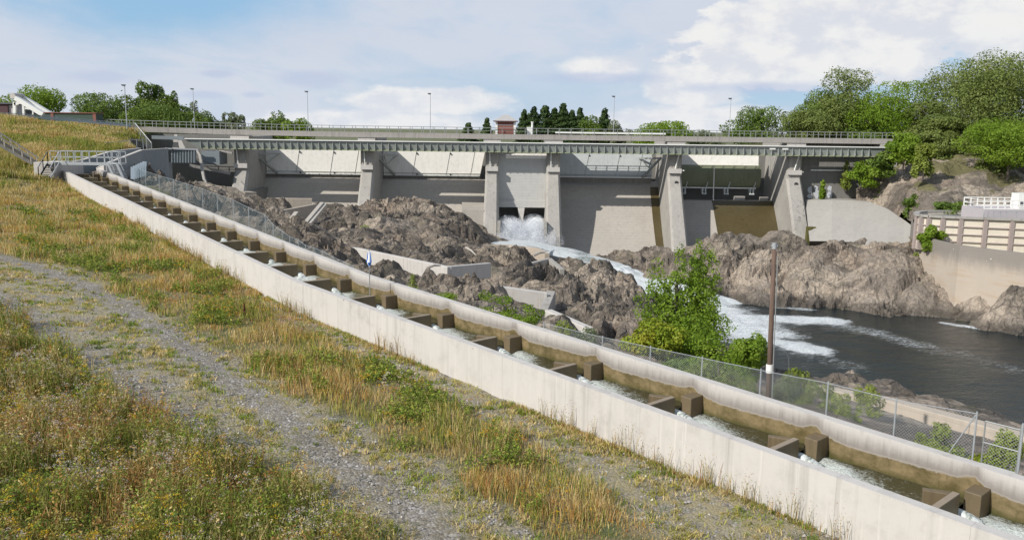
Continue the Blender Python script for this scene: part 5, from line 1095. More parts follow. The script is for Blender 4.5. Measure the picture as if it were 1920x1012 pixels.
def gate():
    k0 = find_k(1848, -1.75); Y0 = float(lp(k0, -1.75)[1]); a = np.array(at(1848, 789, Y0)); k1 = find_k(1916, -1.75); Y1 = float(lp(k1, -1.75)[1]); b = np.array(at(1916, 793, Y1)); b[2] = a[2]
    r = empty('fence_gate', a - [0, 0, 1.7], 'grey framed wire gate at the right edge beside the ladder wall', 'gate'); h = np.array([0, 0, 1.25]); m = MB()
    for p, q in ((a, b), (a - h / 2, b - h / 2), (a - h, b - h), (a, a - h * 1.3), (b + [0, 0, .15], b - h * 1.4)): m.tube([p, q], .022, 8)
    m.build('frame', M_rail, r); fence_uv('wire_mesh', [a, b], r, 1.25, M_link); c = b + (b - a) * .04; m = MB(); m.tube([c + [0, 0, .2], c - h * 1.5], .032, 8); m.build('post', M_galv, r)
    m = MB(); m.tube([PF[-1], PF[-1] + (PF[-2] - PF[-1]) * .28 - [0, 0, 1.3]], .018, 8); m.build('brace', M_galv, r)
gate()
small_fence('chain_link_fence', 'diagonal fence running down the end of the embankment beside the bridge opening', [at(253, 231, 131.5), at(263, 243, 131), at(274, 256, 130), at(284, 268, 129)], 1.7, M_link)
small_fence('chain_link_fence', 'short fence along the foot of the embankment above the footbridge', [at(196, 268, 118), at(213, 266.5, 119), at(228, 265, 120), at(243, 263, 122), at(256, 262, 124), at(268, 262, 126)], 1.2, M_link)
# ------------------------------------------------------------------ utility pole and banner
def pole():
    Y = 33.5; b = at(1440, 760, Y); t = at(1452, 459, Y + .3); r = empty('utility_pole', b - [0, 0, 1.5], 'leaning brown wooden utility pole with white box between fence and river', 'utility pole'); d = (t - b)
    m = MB(); m.tube([b - d * .15, b + d * .5, t], [.115, .10, .085], 14); m.build('pole', M_pole, r, smooth=True)
    q = b + d * .235; m = MB(); m.tube([q - d * .026, q + d * .026], .14, 16); m.build('white_box', M_white_steel, r)
    m = MB(); m.tube([t - d * .025, t + d * .012], .095, 12); m.tube([t + [-.12, 0, -.05], t + [.13, 0, -.05]], .05, 8); m.build('cap', M_galv, r)
    m = MB(); s = np.array([.12, -.10, 0]); m.tube([b + s, b + d * .93 + s], .022, 6); m.build('conduit', M_rail, r)
    p0 = b + d * .39; p1 = at(1479, 690, Y + .5); m = MB(); pts = [p0 + (p1 - p0) * u + np.array([.25 * math.sin(u * math.pi), 0, .15 * math.sin(u * math.pi)]) for u in np.linspace(0, 1, 9)]; m.tube(pts, .014, 5); m.build('cable', M_rail, r)
pole()
def banner():
    Y = 43.0; b = at(693, 522, Y); t = at(692, 467, Y); r = empty('furled_banner', b, 'furled blue and white banner on a thin pole behind the ladder wall', 'banner')
    m = MB(); m.tube([b - [0, 0, .9], t], .025, 8); m.build('pole', M_rail, r)
    z0 = at(692, 498, Y)[2]; z1 = at(692, 469, Y)[2]; x = t[0]; m = MB(); m.tube([(x, Y, z1), (x + .01, Y, z1 - .3), (x - .02, Y, z0 + .15), (x + .01, Y, z0 - .05)], [.02, .05, .105, .03], 10); m.build('cloth', M_whitecloth, r)
    m = MB(); m.tube([(x - .05, Y - .01, z1 - .1), (x - .11, Y - .02, z0 + .2)], [.015, .035], 8); m.tube([(x + .05, Y - .01, z1 - .1), (x + .10, Y - .02, z0 + .2)], [.015, .03], 8); m.tube([(x, Y, z0 + .18), (x, Y, z0)], [.125, .05], 10); m.build('blue_edge', M_blue, r)
banner()
# ------------------------------------------------------------------ meadow plants: blades, leaves and flower heads as real small faces
def frustum_ok(x, y, z, mg=90):
    q = np.stack([x, y, z], 1) - CAMP; d = q @ _fw; px = PX + F * (q @ _rt) / d; py = PY - F * (q @ _up) / d
    return (d > 5) & (px > -mg) & (px < 1920 + mg) & (py < 1012 + mg * 1.6)
PAL = np.array([(.66, .52, .25), (.50, .395, .165), (.28, .26, .07), (.145, .20, .032), (.40, .385, .08), (.39, .205, .07), (.58, .38, .12), (.235, .32, .045)])
def pick(cum, n):
    r = RNG.random(n); return np.argmax(r[:, None] < cum, 1)
def blade_mesh(name, x, y, z, h, w, col, lean=.35, lab=None):
    n = len(x); a = RNG.random(n) * 2 * np.pi; ux, uy = np.cos(a), np.sin(a); la = RNG.random(n) * 2 * np.pi; L = lean * h * (.3 + RNG.random(n))
    dx, dy = np.cos(la) * L, np.sin(la) * L
    b = np.stack([x, y, z], 1); s = np.stack([ux * w / 2, uy * w / 2, 0 * w], 1); mid = b + np.stack([dx * .35, dy * .35, h * .6], 1); tip = b + np.stack([dx, dy, h], 1)
    V = np.stack([b - s, b + s, mid + s * .8, mid - s * .8, tip], 1).reshape(-1, 3); i = np.arange(n)[:, None] * 5
    Fq = np.concatenate([i + np.array([0, 1, 2]), i + np.array([0, 2, 3]), i + np.array([3, 2, 4])], 1).reshape(-1, 3)
    C = np.repeat(col, 5, 0); o = mesh_np(name, V, Fq, M_blade, attrs={'blade': C}); return tag(o, kind='stuff')
def leaf_mesh(name, P, size, col, flat=.5):
    n = len(P); nrm = RNG.normal(size=(n, 3)); nrm[:, 2] = np.abs(nrm[:, 2]) + flat; nrm /= np.linalg.norm(nrm, axis=1)[:, None]
    t = np.cross(nrm, RNG.normal(size=(n, 3))); t /= np.linalg.norm(t, axis=1)[:, None] + 1e-9; u = np.cross(nrm, t); s = size[:, None]
    V = np.stack([P - t * s, P - u * s * .45, P + t * s, P + u * s * .45], 1).reshape(-1, 3); Fq = np.arange(n * 4).reshape(-1, 4)
    o = mesh_np(name, V, Fq, M_blade, attrs={'blade': np.repeat(col, 4, 0)}); return tag(o, kind='stuff')
def sample(n, x0, x1, y0, y1, mg=90, power=1.15):
    # more points close to the camera, fewer far away
    yy = y0 * (y1 / y0) ** RNG.random(n); xx = x0 + (x1 - x0) * RNG.random(n); ok = RNG.random(n) < 1
    zz = zmeadow(xx, yy); ok = frustum_ok(xx, yy, zz + .3, mg); off, k = ladder_coords(xx, yy); ok &= (off > WN + .05) | (k < -1.3)
    ok &= ~((k < -1.3) & (xx > np.interp(yy, [90, 122, 129, 131, 137, 150, 176], [-53.2, -53.5, HB - 1.5, HB + .8, -61.2, -65.4, -68.4])))
    return xx[ok], yy[ok], zz[ok]
def colour(x, y, base_probs, jitter=.22, s=0):
    n = len(x); f1 = fbm(x * .55 + s, y * .55, 3, 91); f2 = fbm(x * .3 + 5 + s, y * .3, 3, 92); f3 = fbm(x * 1.1 + s, y * 1.1, 3, 93)
    pr = np.tile(np.array(base_probs, float), (n, 1))
    g = sst(f1, .46, .62); pr[:, [2, 3, 4, 7]] *= (.35 + 2.6 * g)[:, None]; r = sst(f2, .48, .62); pr[:, [5, 6]] *= (.4 + 3.0 * r)[:, None]; w = sst(f3, .5, .65); pr[:, [0]] *= (.5 + 1.8 * w)[:, None]
    pr /= pr.sum(1)[:, None]; c = PAL[pick(np.cumsum(pr, 1), n)]; return np.clip(c * (1 + (RNG.random((n, 1)) - .5) * 2 * jitter) * (1 + (RNG.random((n, 3)) - .5) * .14), .005, .9)
def build_plants():
    # A: grass of the strip beside the ladder and the rising field beyond
    x, y, z = sample(1500000, -85, 16, 13, 100); h_, s_, t_, hl = meadow_masks(x, y)
    dens = np.clip(s_ * (.62 + .5 * sst(fbm(x * .7, y * .7, 3, 95), .35, .6)), 0, 1); keep = RNG.random(len(x)) < dens * .75; x, y, z = x[keep], y[keep], z[keep]
    if len(x) > 260000: x, y, z = x[:260000], y[:260000], z[:260000]
    tall = .2 + .8 * sst(fbm(x * .45, y * .45, 3, 96), .3, .68); hh = (.16 + .5 * RNG.random(len(x)) ** .9) * tall * 1.15; w = .007 + .00052 * y
    blade_mesh('meadow_grass', x, y, z - .02, hh, w, colour(x, y, (.32, .20, .10, .06, .14, .07, .12, .05)))
    # B: hillside and embankment
    x, y, z = sample(420000, -130, -38, 88, 142, 60); off, k = ladder_coords(x, y); keep = (k < -.2) | (y > 96); x, y, z = x[keep], y[keep], z[keep]; x, y, z = x[:120000], y[:120000], z[:120000]
    g = fbm(x * .12, y * .12, 3, 97); hh = (.25 + .55 * RNG.random(len(x))) * (.7 + .8 * sst(g, .4, .6)); keep = ~((y > 134) & (y < 143) & (z > 21.5)); x, y, z, hh = x[keep], y[keep], z[keep], hh[keep]; hh = hh * (1 - .7 * sst(y, 126.5, 130) * sst(z, 21, 22.2))
    lowleft = (z < 21) * sst(fbm(x * .13 + 3, y * .13, 3, 98), .42, .55)
    col = colour(x, y, (.34, .18, .12, .07, .18, .03, .06, .06), s=3); m = RNG.random(len(x)) < lowleft * .75; col[m] = PAL[RNG.choice([3, 7, 4, 2], m.sum())] * (.8 + .4 * RNG.random((m.sum(), 1)))
    blade_mesh('embankment_grass', x, y, z - .03, hh, .05 + 0 * x + .04 * RNG.random(len(x)), col)
    # C: tall herbs left of the track: leafy stems
    x, y, z = sample(60000, -42, 8, 12.5, 62); h_, s_, t_, hl = meadow_masks(x, y); keep = RNG.random(len(x)) < h_ * .95; x, y, z = x[keep], y[keep], z[keep]; x, y, z = x[:15000], y[:15000], z[:15000]
    cl = sst(fbm(x * .75, y * .75, 3, 101), .36, .60); H = .22 + (.25 + .75 * RNG.random(len(x))) * (.18 + 1.0 * cl); nl = 17; kind = fbm(x * .8, y * .8, 3, 102)
    base = colour(x, y, (.07, .08, .24, .30, .10, .09, .03, .16), .25, 7)
    t = np.tile(np.linspace(.12, 1, nl), len(x)); X = np.repeat(x, nl); Y = np.repeat(y, nl); Z = np.repeat(z, nl) + t * np.repeat(H, nl); rr = (.16 * (1.15 - t)) + .03; aa = RNG.random(len(X)) * 6.28
    P = np.stack([X + np.cos(aa) * rr, Y + np.sin(aa) * rr, Z], 1); leaf_mesh('meadow_herb_leaves', P, .026 + .055 * (1.1 - t) * RNG.random(len(X)) + .0006 * Y, np.repeat(base, nl, 0) * (.7 + .5 * RNG.random((len(X), 1))))
    # stems and fine grass among the herbs
    xg, yg, zg = sample(420000, -42, 9, 12.5, 62); h_, s_, t_, hl = meadow_masks(xg, yg); keep = RNG.random(len(xg)) < h_ * .8; xg, yg, zg = xg[keep][:110000], yg[keep][:110000], zg[keep][:110000]
    hh = (.25 + .6 * RNG.random(len(xg))) * (.4 + .95 * sst(fbm(xg * .75, yg * .75, 3, 101), .36, .60)); blade_mesh('meadow_stems', xg, yg, zg - .02, hh, .007 + .0005 * yg, colour(xg, yg, (.22, .19, .19, .13, .10, .12, .05, .08), .25, 7))
    # flower heads: yellow, white-pink seed heads, rusty spikes
    def heads(src, frac, cols, sz, nsub, spread, thr, seed, reg):
        xx, yy, zz, HH = src; f = fbm(xx * .9 + seed, yy * .9, 3, 110 + seed); k = (RNG.random(len(xx)) < frac * 1.5 * sst(f, thr + .02, thr + .07)) & reg(xx, yy); xx, yy, zz, HH = xx[k], yy[k], zz[k], HH[k]
        n = len(xx) * nsub; X = np.repeat(xx, nsub) + RNG.normal(size=n) * spread; Y = np.repeat(yy, nsub) + RNG.normal(size=n) * spread; Z = np.repeat(zz + HH, nsub) + RNG.normal(size=n) * spread * .5 + .02
        c = np.array(cols)[RNG.integers(0, len(cols), n)]; return np.stack([X, Y, Z], 1), np.full(n, sz) * (.6 + .8 * RNG.random(n)) + .0004 * Y, c * (.85 + .3 * RNG.random((n, 1)))
    allr = lambda a, b: np.ones(len(a), bool); out = []
    herb = (x, y, z, H)
    out.append(heads(herb, .34, [(.62, .40, .015), (.50, .30, .02), (.62, .46, .05)], .018, 14, .05, .53, 1, allr)); out.append(heads(herb, .55, [(.52, .46, .40), (.42, .33, .30), (.60, .55, .48)], .014, 14, .05, .52, 2, allr)); out.append(heads(herb, .35, [(.34, .17, .05), (.26, .10, .04)], .016, 10, .06, .52, 3, allr))
    xs, ys, zs = sample(60000, -60, 12, 15, 80); h_, s_, t_, hl = meadow_masks(xs, ys); k = s_ > .7; xs, ys, zs = xs[k], ys[k], zs[k]; st = (xs, ys, zs, .35 + .45 * RNG.random(len(xs)))
    out.append(heads(st, .30, [(.60, .38, .02), (.55, .30, .03), (.42, .22, .03)], .018, 9, .05, .55, 4, allr)); out.append(heads(st, .20, [(.50, .25, .05), (.40, .16, .05)], .018, 8, .06, .56, 5, allr))
    c0 = ground_at(765, 735); out.append(heads(st, .7, [(.62, .54, .42), (.70, .62, .52)], .020, 16, .05, .30, 6, lambda a, b: np.hypot(a - c0[0], b - c0[1]) < 1.0)); c1 = ground_at(570, 625)
    out.append(heads(st, .5, [(.45, .26, .28), (.5, .33, .33)], .014, 12, .06, .30, 8, lambda a, b: np.hypot(a - c1[0], b - c1[1]) < 1.3))
    P = np.concatenate([o[0] for o in out]); S = np.concatenate([o[1] for o in out]); C = np.concatenate([o[2] for o in out]); leaf_mesh('meadow_flower_heads', P, S, C, .9)
    # green leafy patches within the strip
    xs, ys, zs = sample(90000, -60, 12, 15, 75); h_, s_, t_, hl = meadow_masks(xs, ys); k = (s_ > .6) & (fbm(xs * .6 + 2, ys * .6, 3, 121) > .58); xs, ys, zs = xs[k][:3000], ys[k][:3000], zs[k][:3000]; nl = 16; Hs = .25 + .4 * RNG.random(len(xs))
    t = np.tile(np.linspace(.1, 1, nl), len(xs)); X = np.repeat(xs, nl); Y = np.repeat(ys, nl); aa = RNG.random(len(X)) * 6.28; rr = .14 * (1.2 - t)
    leaf_mesh('strip_leafy_weeds', np.stack([X + np.cos(aa) * rr, Y + np.sin(aa) * rr, np.repeat(zs, nl) + t * np.repeat(Hs, nl)], 1), .03 + .03 * RNG.random(len(X)) + .0006 * Y, PAL[RNG.choice([3, 7, 4, 2], len(X), p=[.35, .35, .2, .1])] * (.8 + .4 * RNG.random((len(X), 1))))
    # D: low tufts on the gravel
    xs, ys, zs = sample(46000, -45, 14, 14, 75); h_, s_, t_, hl = meadow_masks(xs, ys); f = fbm(xs * .9, ys * .9, 4, 131); pr = (1 - np.maximum(h_, s_)) * (1 - .88 * t_) * (.16 + .84 * sst(f, .40, .56)); k = (RNG.random(len(xs)) < pr) & (hl < .5)
    xs, ys, zs = xs[k][:14000], ys[k][:14000], zs[k][:14000]; nb = 14; gr = fbm(xs * 1.6, ys * 1.6, 3, 133) + .25 * RNG.random(len(xs)) > .66; rad = .05 + .15 * RNG.random(len(xs)) ** 2; X = np.repeat(xs, nb) + RNG.normal(size=len(xs) * nb) * np.repeat(rad, nb); Y = np.repeat(ys, nb) + RNG.normal(size=len(xs) * nb) * np.repeat(rad, nb)
    C = np.where(gr[:, None], PAL[RNG.choice([3, 7, 4], len(xs))], PAL[RNG.choice([0, 1, 4, 2], len(xs))]) * (.8 + .4 * RNG.random((len(xs), 1)))
    blade_mesh('gravel_tufts', X, Y, np.repeat(zs, nb), (.05 + .12 * RNG.random(len(X))), .012 + .0006 * Y, np.repeat(C, nb, 0) * (.85 + .3 * RNG.random((len(X), 1))), .9)
    # E: thin tall weeds against the foot of the wall
    ks = 1 + 19 * RNG.random(520); ks = ks[fbm(ks * 1.3, ks * 0, 3, 141) > .47]; ks = ks[:260]; Pw = np.array([lp(k, WN + .08 + .35 * random.random(), LH - 1.62) for k in ks]); Hw = .35 + .75 * RNG.random(len(ks)) ** 1.3; nb = 4
    X = np.repeat(Pw[:, 0], nb) + RNG.normal(size=len(Pw) * nb) * .09; Y = np.repeat(Pw[:, 1], nb) + RNG.normal(size=len(Pw) * nb) * .06; blade_mesh('wall_foot_stalks', X, Y, np.repeat(Pw[:, 2], nb), np.repeat(Hw, nb) * (.6 + .5 * RNG.random(len(X))), np.full(len(X), .011) + .0003 * Y, PAL[RNG.choice([1, 2, 5, 0], len(X))] * .8, .25)
    nl = 9; t = np.tile(np.linspace(.15, 1, nl), len(Pw)); X = np.repeat(Pw[:, 0], nl) + RNG.normal(size=len(Pw) * nl) * .05; Y = np.repeat(Pw[:, 1], nl) + RNG.normal(size=len(Pw) * nl) * .04; leaf_mesh('wall_foot_leaves', np.stack([X, Y, np.repeat(Pw[:, 2], nl) + t * np.repeat(Hw, nl)], 1), np.full(len(X), .022) + .0003 * Y, PAL[RNG.choice([2, 3, 1, 5], len(X))])
    # dry grass fringe along wall foot and S side
    ks = -1 + 22 * RNG.random(26000); of = WN + .05 + np.abs(RNG.normal(size=len(ks))) * .30; nn = fbm(ks * 2.1, of, 3, 151); k = nn > .46; ks, of = ks[k], of[k]; Pw = np.array([lp(a, b, LH - 1.62) for a, b in zip(ks, of)]); blade_mesh('wall_foot_grass', Pw[:, 0], Pw[:, 1], Pw[:, 2] - .03, .06 + .16 * RNG.random(len(ks)), .012 + .0006 * Pw[:, 1], colour(Pw[:, 0], Pw[:, 1], (.3, .2, .15, .1, .1, .05, .05, .05)), .5)
build_plants()
def stones():
    xs, ys, zs = sample(60000, -40, 13, 13, 60); h_, s_, t_, hl = meadow_masks(xs, ys); k = (np.maximum(h_, s_) < .3) & (hl < .3); xs, ys, zs = xs[k][:16000], ys[k][:16000], zs[k][:16000]; n = len(xs)
    base = np.array([(1, 0, 0), (0, 1, 0), (-1, 0, 0), (0, -1, 0), (0, 0, .8), (0, 0, -.6)]); fc = np.array([(0, 1, 4), (1, 2, 4), (2, 3, 4), (3, 0, 4), (1, 0, 5), (2, 1, 5), (3, 2, 5), (0, 3, 5)])
    s = (.016 + .05 * RNG.random(n) ** 3.2); a = RNG.random(n) * 6.28; ca, sa = np.cos(a), np.sin(a); B = base[None] * s[:, None, None] * (.65 + .7 * RNG.random((n, 6, 1))); X = B[:, :, 0] * ca[:, None] - B[:, :, 1] * sa[:, None] + xs[:, None]; Y = B[:, :, 0] * sa[:, None] + B[:, :, 1] * ca[:, None] + ys[:, None]; Z = B[:, :, 2] + zs[:, None] + .01
    V = np.stack([X, Y, Z], 2).reshape(-1, 3); Fq = (np.arange(n)[:, None, None] * 6 + fc[None]).reshape(-1, 3); g = (.16 + .26 * RNG.random(n)); g[RNG.random(n) < .02] = .55; C = np.repeat(np.stack([g * 1.02, g * .97, g * .90], 1), 6, 0)
    tag(mesh_np('gravel_stones', V, Fq, M_stone, attrs={'blade': C}), kind='stuff')
M_stone = vcol_mat('loose_gravel_stones', 0, .9)
stones()
def dock():
    for px, py, h, lab in ((459, 604, .95, 'dark rusty dock spike standing in the grass strip'), (181, 752, .7, 'rusty dock spike among the herbs left of the track')):
        p = ground_at(px, py); r = empty('dock_plant', p, lab, 'wild plant'); m = MB(); m.tube([p, p + [.02, 0, h]], .012, 5); m.build('stem', M_pole, r)
        n = 260; t = .35 + .65 * RNG.random(n); P = np.stack([p[0] + RNG.normal(size=n) * .045 * (1.2 - t), p[1] + RNG.normal(size=n) * .045 * (1.2 - t), p[2] + t * h], 1); nr = RNG.normal(size=(n, 3)); nr /= np.linalg.norm(nr, axis=1)[:, None]; t1 = np.cross(nr, [0, 0, 1.0]) + 1e-3; t1 /= np.linalg.norm(t1, axis=1)[:, None]; u = np.cross(nr, t1); s = .028
        mesh_np('seed_head', np.stack([P - t1 * s, P - u * s, P + t1 * s, P + u * s], 1).reshape(-1, 3), np.arange(n * 4).reshape(-1, 4), M_dock, r)
M_dock = plain('rusty_seed_heads', (.12, .04, .02), .9, 0, .3)
dock()
# ------------------------------------------------------------------ trees and shrubs
def crown(name, root, c, rx, rz, n, leaf, pal, shape='round', seed=0, lobes=16, gap=.35, ry=None):
    g = np.random.default_rng(seed + 1000); ry = ry or rx; L = []
    for i in range(lobes):
        if shape == 'spruce': t = i / lobes; rr = rx * (1 - t) * .78; a = i * 2.4; L.append((rr * math.cos(a) * .45, rr * math.sin(a) * .45, -rz + 2 * rz * t, rr * .75 + .12 * rx, rr * .75 + .12 * rx, rz / lobes * 2.1)); continue
        u = g.normal(size=3); u /= np.linalg.norm(u); q = g.random() ** .5 * .82
        if shape == 'birch': wz = u[2]; wr = (1 - .55 * max(0, wz)) ; L.append((u[0] * rx * q * wr, u[1] * ry * q * wr, u[2] * rz * .85 * q, rx * g.uniform(.26, .42) * wr, ry * g.uniform(.26, .42) * wr, rz * g.uniform(.16, .28)))
        elif shape == 'dome': wz = g.uniform(-.85, .62); wr = math.sqrt(max(.05, 1 - max(0, wz) ** 2 * 1.6)); a = g.random() * 6.28; q = g.random() ** .5 * .75 * wr; L.append((math.cos(a) * rx * q, math.sin(a) * ry * q, wz * rz, rx * g.uniform(.3, .48), ry * g.uniform(.3, .48), rz * g.uniform(.22, .38)))
        else: L.append((u[0] * rx * q * .9, u[1] * ry * q * .9, u[2] * rz * q * .9, rx * g.uniform(.27, .48), ry * g.uniform(.27, .48), rz * g.uniform(.22, .38)))
    L = np.array(L); w = (L[:, 3] * L[:, 5]) ** 1.0; w /= w.sum(); idx = g.choice(len(L), n, p=w); u = g.normal(size=(n, 3)); u /= np.linalg.norm(u, axis=1)[:, None]
    rad = g.random(n) ** .33; rad = .45 + .62 * rad; rad += (g.random(n) < .08) * g.random(n) * .28
    P = L[idx, :3] + u * L[idx, 3:6] * rad[:, None]
    # small clumps: leave gaps by dropping whole cells
    cs = max(leaf * 5, .35); ci = np.floor(P / cs).astype(np.int64); hsh = _hash(ci[:, 0] + ci[:, 2] * 57, ci[:, 1] - ci[:, 2] * 31, seed); keep = hsh > gap; P = P[keep]; idx = idx[keep]; u = u[keep]; hsh = hsh[keep]; n = len(P)
    if shape == 'spruce': P[:, 2] -= .12 * np.hypot(P[:, 0], P[:, 1])
    P = P + np.array(c)[None]; nr = u + g.normal(size=(n, 3)) * .75; nr[:, 2] += .35; nr /= np.linalg.norm(nr, axis=1)[:, None]; t = np.cross(nr, g.normal(size=(n, 3))); t /= np.linalg.norm(t, axis=1)[:, None] + 1e-9; q = np.cross(nr, t); s = (leaf * (.6 + .8 * g.random(n)))[:, None]
    V = np.stack([P - t * s, P - q * s * .55, P + t * s, P + q * s * .55], 1).reshape(-1, 3); lb = g.random(len(L)); tint = np.clip(.25 + .35 * (lb[idx] - .5) + .45 * (hsh - gap) / (1 - gap) + .25 * (g.random(n) - .3), 0, 1)
    return mesh_np(name, V, np.arange(n * 4).reshape(-1, 4), FOL[pal], root, attrs={'tint': np.repeat(tint, 4)})
def tree(kind, label, x, y, z0, H, W, pal, shape='round', n=5000, leaf=.2, seed=0, group=None, cfrac=.8, cat='tree', lobes=16, gap=.33, limbs=7, lean=0.0):
    r = empty(kind, (x, y, z0), label, cat, group); g = random.Random(seed); tr = max(.03, H * .018); m = MB(); cz = z0 + H * (1 - cfrac / 2)
    tf = .95 if shape == 'spruce' else .78; m.tube([(x, y, z0 - .5), (x + lean * .3 * H, y, z0 + H * .35), (x + lean * .7 * H, y, z0 + H * .62), (x + lean * tf * H, y, z0 + H * tf)], [tr * 1.3, tr, tr * .6, tr * .15], 8)
    if shape != 'spruce':
        for i in range(limbs):
            h = H * (.28 + .5 * i / limbs); a = g.random() * 6.28; ln = W * (.32 + .28 * g.random()) * (1 - .4 * i / limbs); b = (x + lean * h, y, z0 + h); e = (b[0] + math.cos(a) * ln, y + math.sin(a) * ln, min(b[2] + ln * (.5 + .6 * g.random()), z0 + H * .8)); mid = tuple((p + q) / 2 + (0, 0, ln * .1)[k] for k, (p, q) in enumerate(zip(b, e))); m.tube([b, mid, e], [tr * .5, tr * .32, tr * .08], 6)
    m.build('trunk', M_bark, r, smooth=True, fix=False); crown('crown', r, (x + lean * H * .6, y, cz), W, H * cfrac / 2 * 1.08, n, leaf, pal, shape, seed, lobes, gap); return r
def ptree(kind, label, px, pytop, hw, Y, z0, pal, shape='round', n=5000, leaf=None, seed=0, group=None, cfrac=.9, **k):
    t = at(px, pytop, Y); H = (t[2] - z0) * 1.04; W = hw * Y / F * (2.3 if shape == 'spruce' else 1.7); n = int(n * 2.6); tree(kind, label, float(t[0]), Y, z0, float(H), float(W), pal, shape, n, leaf or .0011 * Y, seed, group, cfrac, **k)
GL, GS, GR = 'trees behind the embankment and left bridge end', 'dark spruces behind the bridge', 'trees on the right bank'
ptree('broadleaf_tree', 'leftmost tree crown rising behind the maroon building', 8, 184, 24, 205, 17, 'mid', seed=1, group=GL, n=3500)
ptree('broadleaf_tree', 'bright green tree behind the white lifting frame', 72, 156, 40, 185, 17, 'bright', seed=2, group=GL, n=7000, gap=.25)
ptree('broadleaf_tree', 'wide round tree left of the embankment street lamp', 190, 165, 42, 190, 17, 'mid', seed=3, group=GL, n=8000, gap=.22)
ptree('broadleaf_tree', 'dark tree right behind the embankment street lamp', 243, 174, 30, 195, 17, 'mid', seed=4, group=GL, n=5000, gap=.22)
ptree('tall_tree', 'tallest pointed tree in the left group', 281, 143, 27, 192, 17, 'mid', 'birch', seed=5, group=GL, n=7000, gap=.22)
ptree('tall_tree', 'pointed tree just right of the tallest in the left group', 325, 162, 25, 192, 17, 'mid', 'birch', seed=6, group=GL, n=6000, gap=.22)
ptree('broadleaf_tree', 'low tree filling the foot of the left tree group', 300, 198, 48, 186, 17, 'mid', 'dome', seed=7, group=GL, n=6000, gap=.2)
ptree('birch_tree', 'thin birch behind the lamp over the left end of the railing', 368, 188, 20, 195, 17, 'silver', 'birch', seed=8, group=GL, n=2600, gap=.42)
ptree('broadleaf_tree', 'small dark bush tree right of the thin birch', 388, 206, 16, 196, 17, 'mid', seed=9, group=GL, n=2200)
ptree('birch_tree', 'lone birch standing against the sky above the first dam pier', 437, 197, 19, 200, 17, 'silver', 'birch', seed=10, group=GL, n=2800, gap=.38)
ptree('broadleaf_tree', 'first of the three small trees left of the second street lamp on the bridge', 494, 210, 20, 215, 17, 'mid', seed=11, group=GL, n=2800)
ptree('broadleaf_tree', 'middle of the three small trees left of the second street lamp on the bridge', 526, 212, 19, 215, 17, 'mid', seed=12, group=GL, n=2800)
ptree('broadleaf_tree', 'bright last of the three small trees beside the second street lamp on the bridge', 557, 219, 20, 210, 17, 'bright', seed=13, group=GL, n=2800)
for i, (px, py, hw, lab) in enumerate(((878, 234, 12, 'tiny far spruce left of the red gatehouse'), (913, 226, 9, 'small spruce touching the left side of the red gatehouse roof'), (983, 211, 12, 'first spruce right of the red gatehouse'), (1001, 206, 14, 'second spruce right of the red gatehouse'), (1022, 204, 18, 'broad spruce behind the white vent cabinet'),
                                      (1040, 208, 13, 'spruce between the broad spruce and the tallest one'), (1056, 200, 15, 'tallest spruce in the row behind the bridge'), (1073, 212, 12, 'spruce just right of the tallest one in the row'), (1088, 208, 12, 'narrow pointed spruce standing free in the row'), (1134, 209, 13, 'last pointed spruce at the right end of the row'))):
    ptree('spruce_tree', lab, px, py, hw, 240, 17, 'dark', 'spruce', seed=20 + i, group=GS, n=3200, cfrac=.96, lobes=22, gap=.12, leaf=.30)
ptree('broadleaf_tree', 'low green tree between the last two pointed spruces', 1113, 218, 22, 238, 17, 'mid', seed=31, group=GS, n=3200, gap=.2)
ptree('broadleaf_tree', 'low dark green tree filling the gap beside the white vent cabinet', 1010, 214, 20, 244, 17, 'mid', 'dome', seed=35, group=GS, n=2600, gap=.15)
ptree('broadleaf_tree', 'low green tree in front of the tallest spruce', 1060, 214, 26, 243, 17, 'mid', 'dome', seed=36, group=GS, n=3200, gap=.15)
ptree('broadleaf_tree', 'thin leaved tree right of the spruce row', 1160, 228, 14, 236, 17, 'silver', seed=32, group=GS, n=1800)
ptree('broadleaf_tree', 'wide bright rounded tree right of the spruce row', 1240, 224, 38, 230, 17, 'bright', 'dome', seed=33, group=GS, n=5000, gap=.2)
ptree('broadleaf_tree', 'low pale bush line far behind the bridge railing', 1318, 241, 24, 230, 17, 'silver', 'dome', seed=34, group=GS, n=2000)
ptree('broadleaf_tree', 'round tree left of the thin pale birch on the right', 1428, 203, 42, 205, 16, 'mid', seed=40, group=GR, n=6500, gap=.25)
ptree('birch_tree', 'thin pale birch in front of the right tree mass', 1470, 205, 13, 195, 16, 'silver', 'birch', seed=41, group=GR, n=1800, gap=.45)
ptree('broadleaf_tree', 'dark green left flank tree of the right tree mass', 1536, 168, 42, 176, 16, 'mid', 'round', seed=42, group=GR, n=9000, gap=.2)
ptree('willow_tree', 'big pale olive willow in the right tree mass', 1598, 137, 46, 172, 16, 'olive', 'round', seed=43, group=GR, n=14000, gap=.18, lobes=22)
ptree('broadleaf_tree', 'low tree at the left foot of the right tree mass', 1525, 212, 40, 168, 16, 'olive', 'dome', seed=44, group=GR, n=6000, gap=.2)
ptree('maple_tree', 'round green maple right of the big willow', 1690, 145, 52, 165, 16, 'bright', 'round', seed=45, group=GR, n=13000, gap=.22, lobes=22)
ptree('broadleaf_tree', 'lower dark tree beneath the round green maple', 1650, 208, 40, 163, 16, 'mid', 'dome', seed=46, group=GR, n=6000, gap=.2)
ptree('willow_tree', 'grey green feathery tree between the two tall maples', 1752, 178, 46, 157, 18, 'olive', 'birch', seed=47, group=GR, n=9500, gap=.25)
ptree('maple_tree', 'tallest tree with pale green crown at upper right', 1852, 94, 88, 158, 18, 'olive', 'round', seed=48, group=GR, n=22000, gap=.30, lobes=34, leaf=.19)
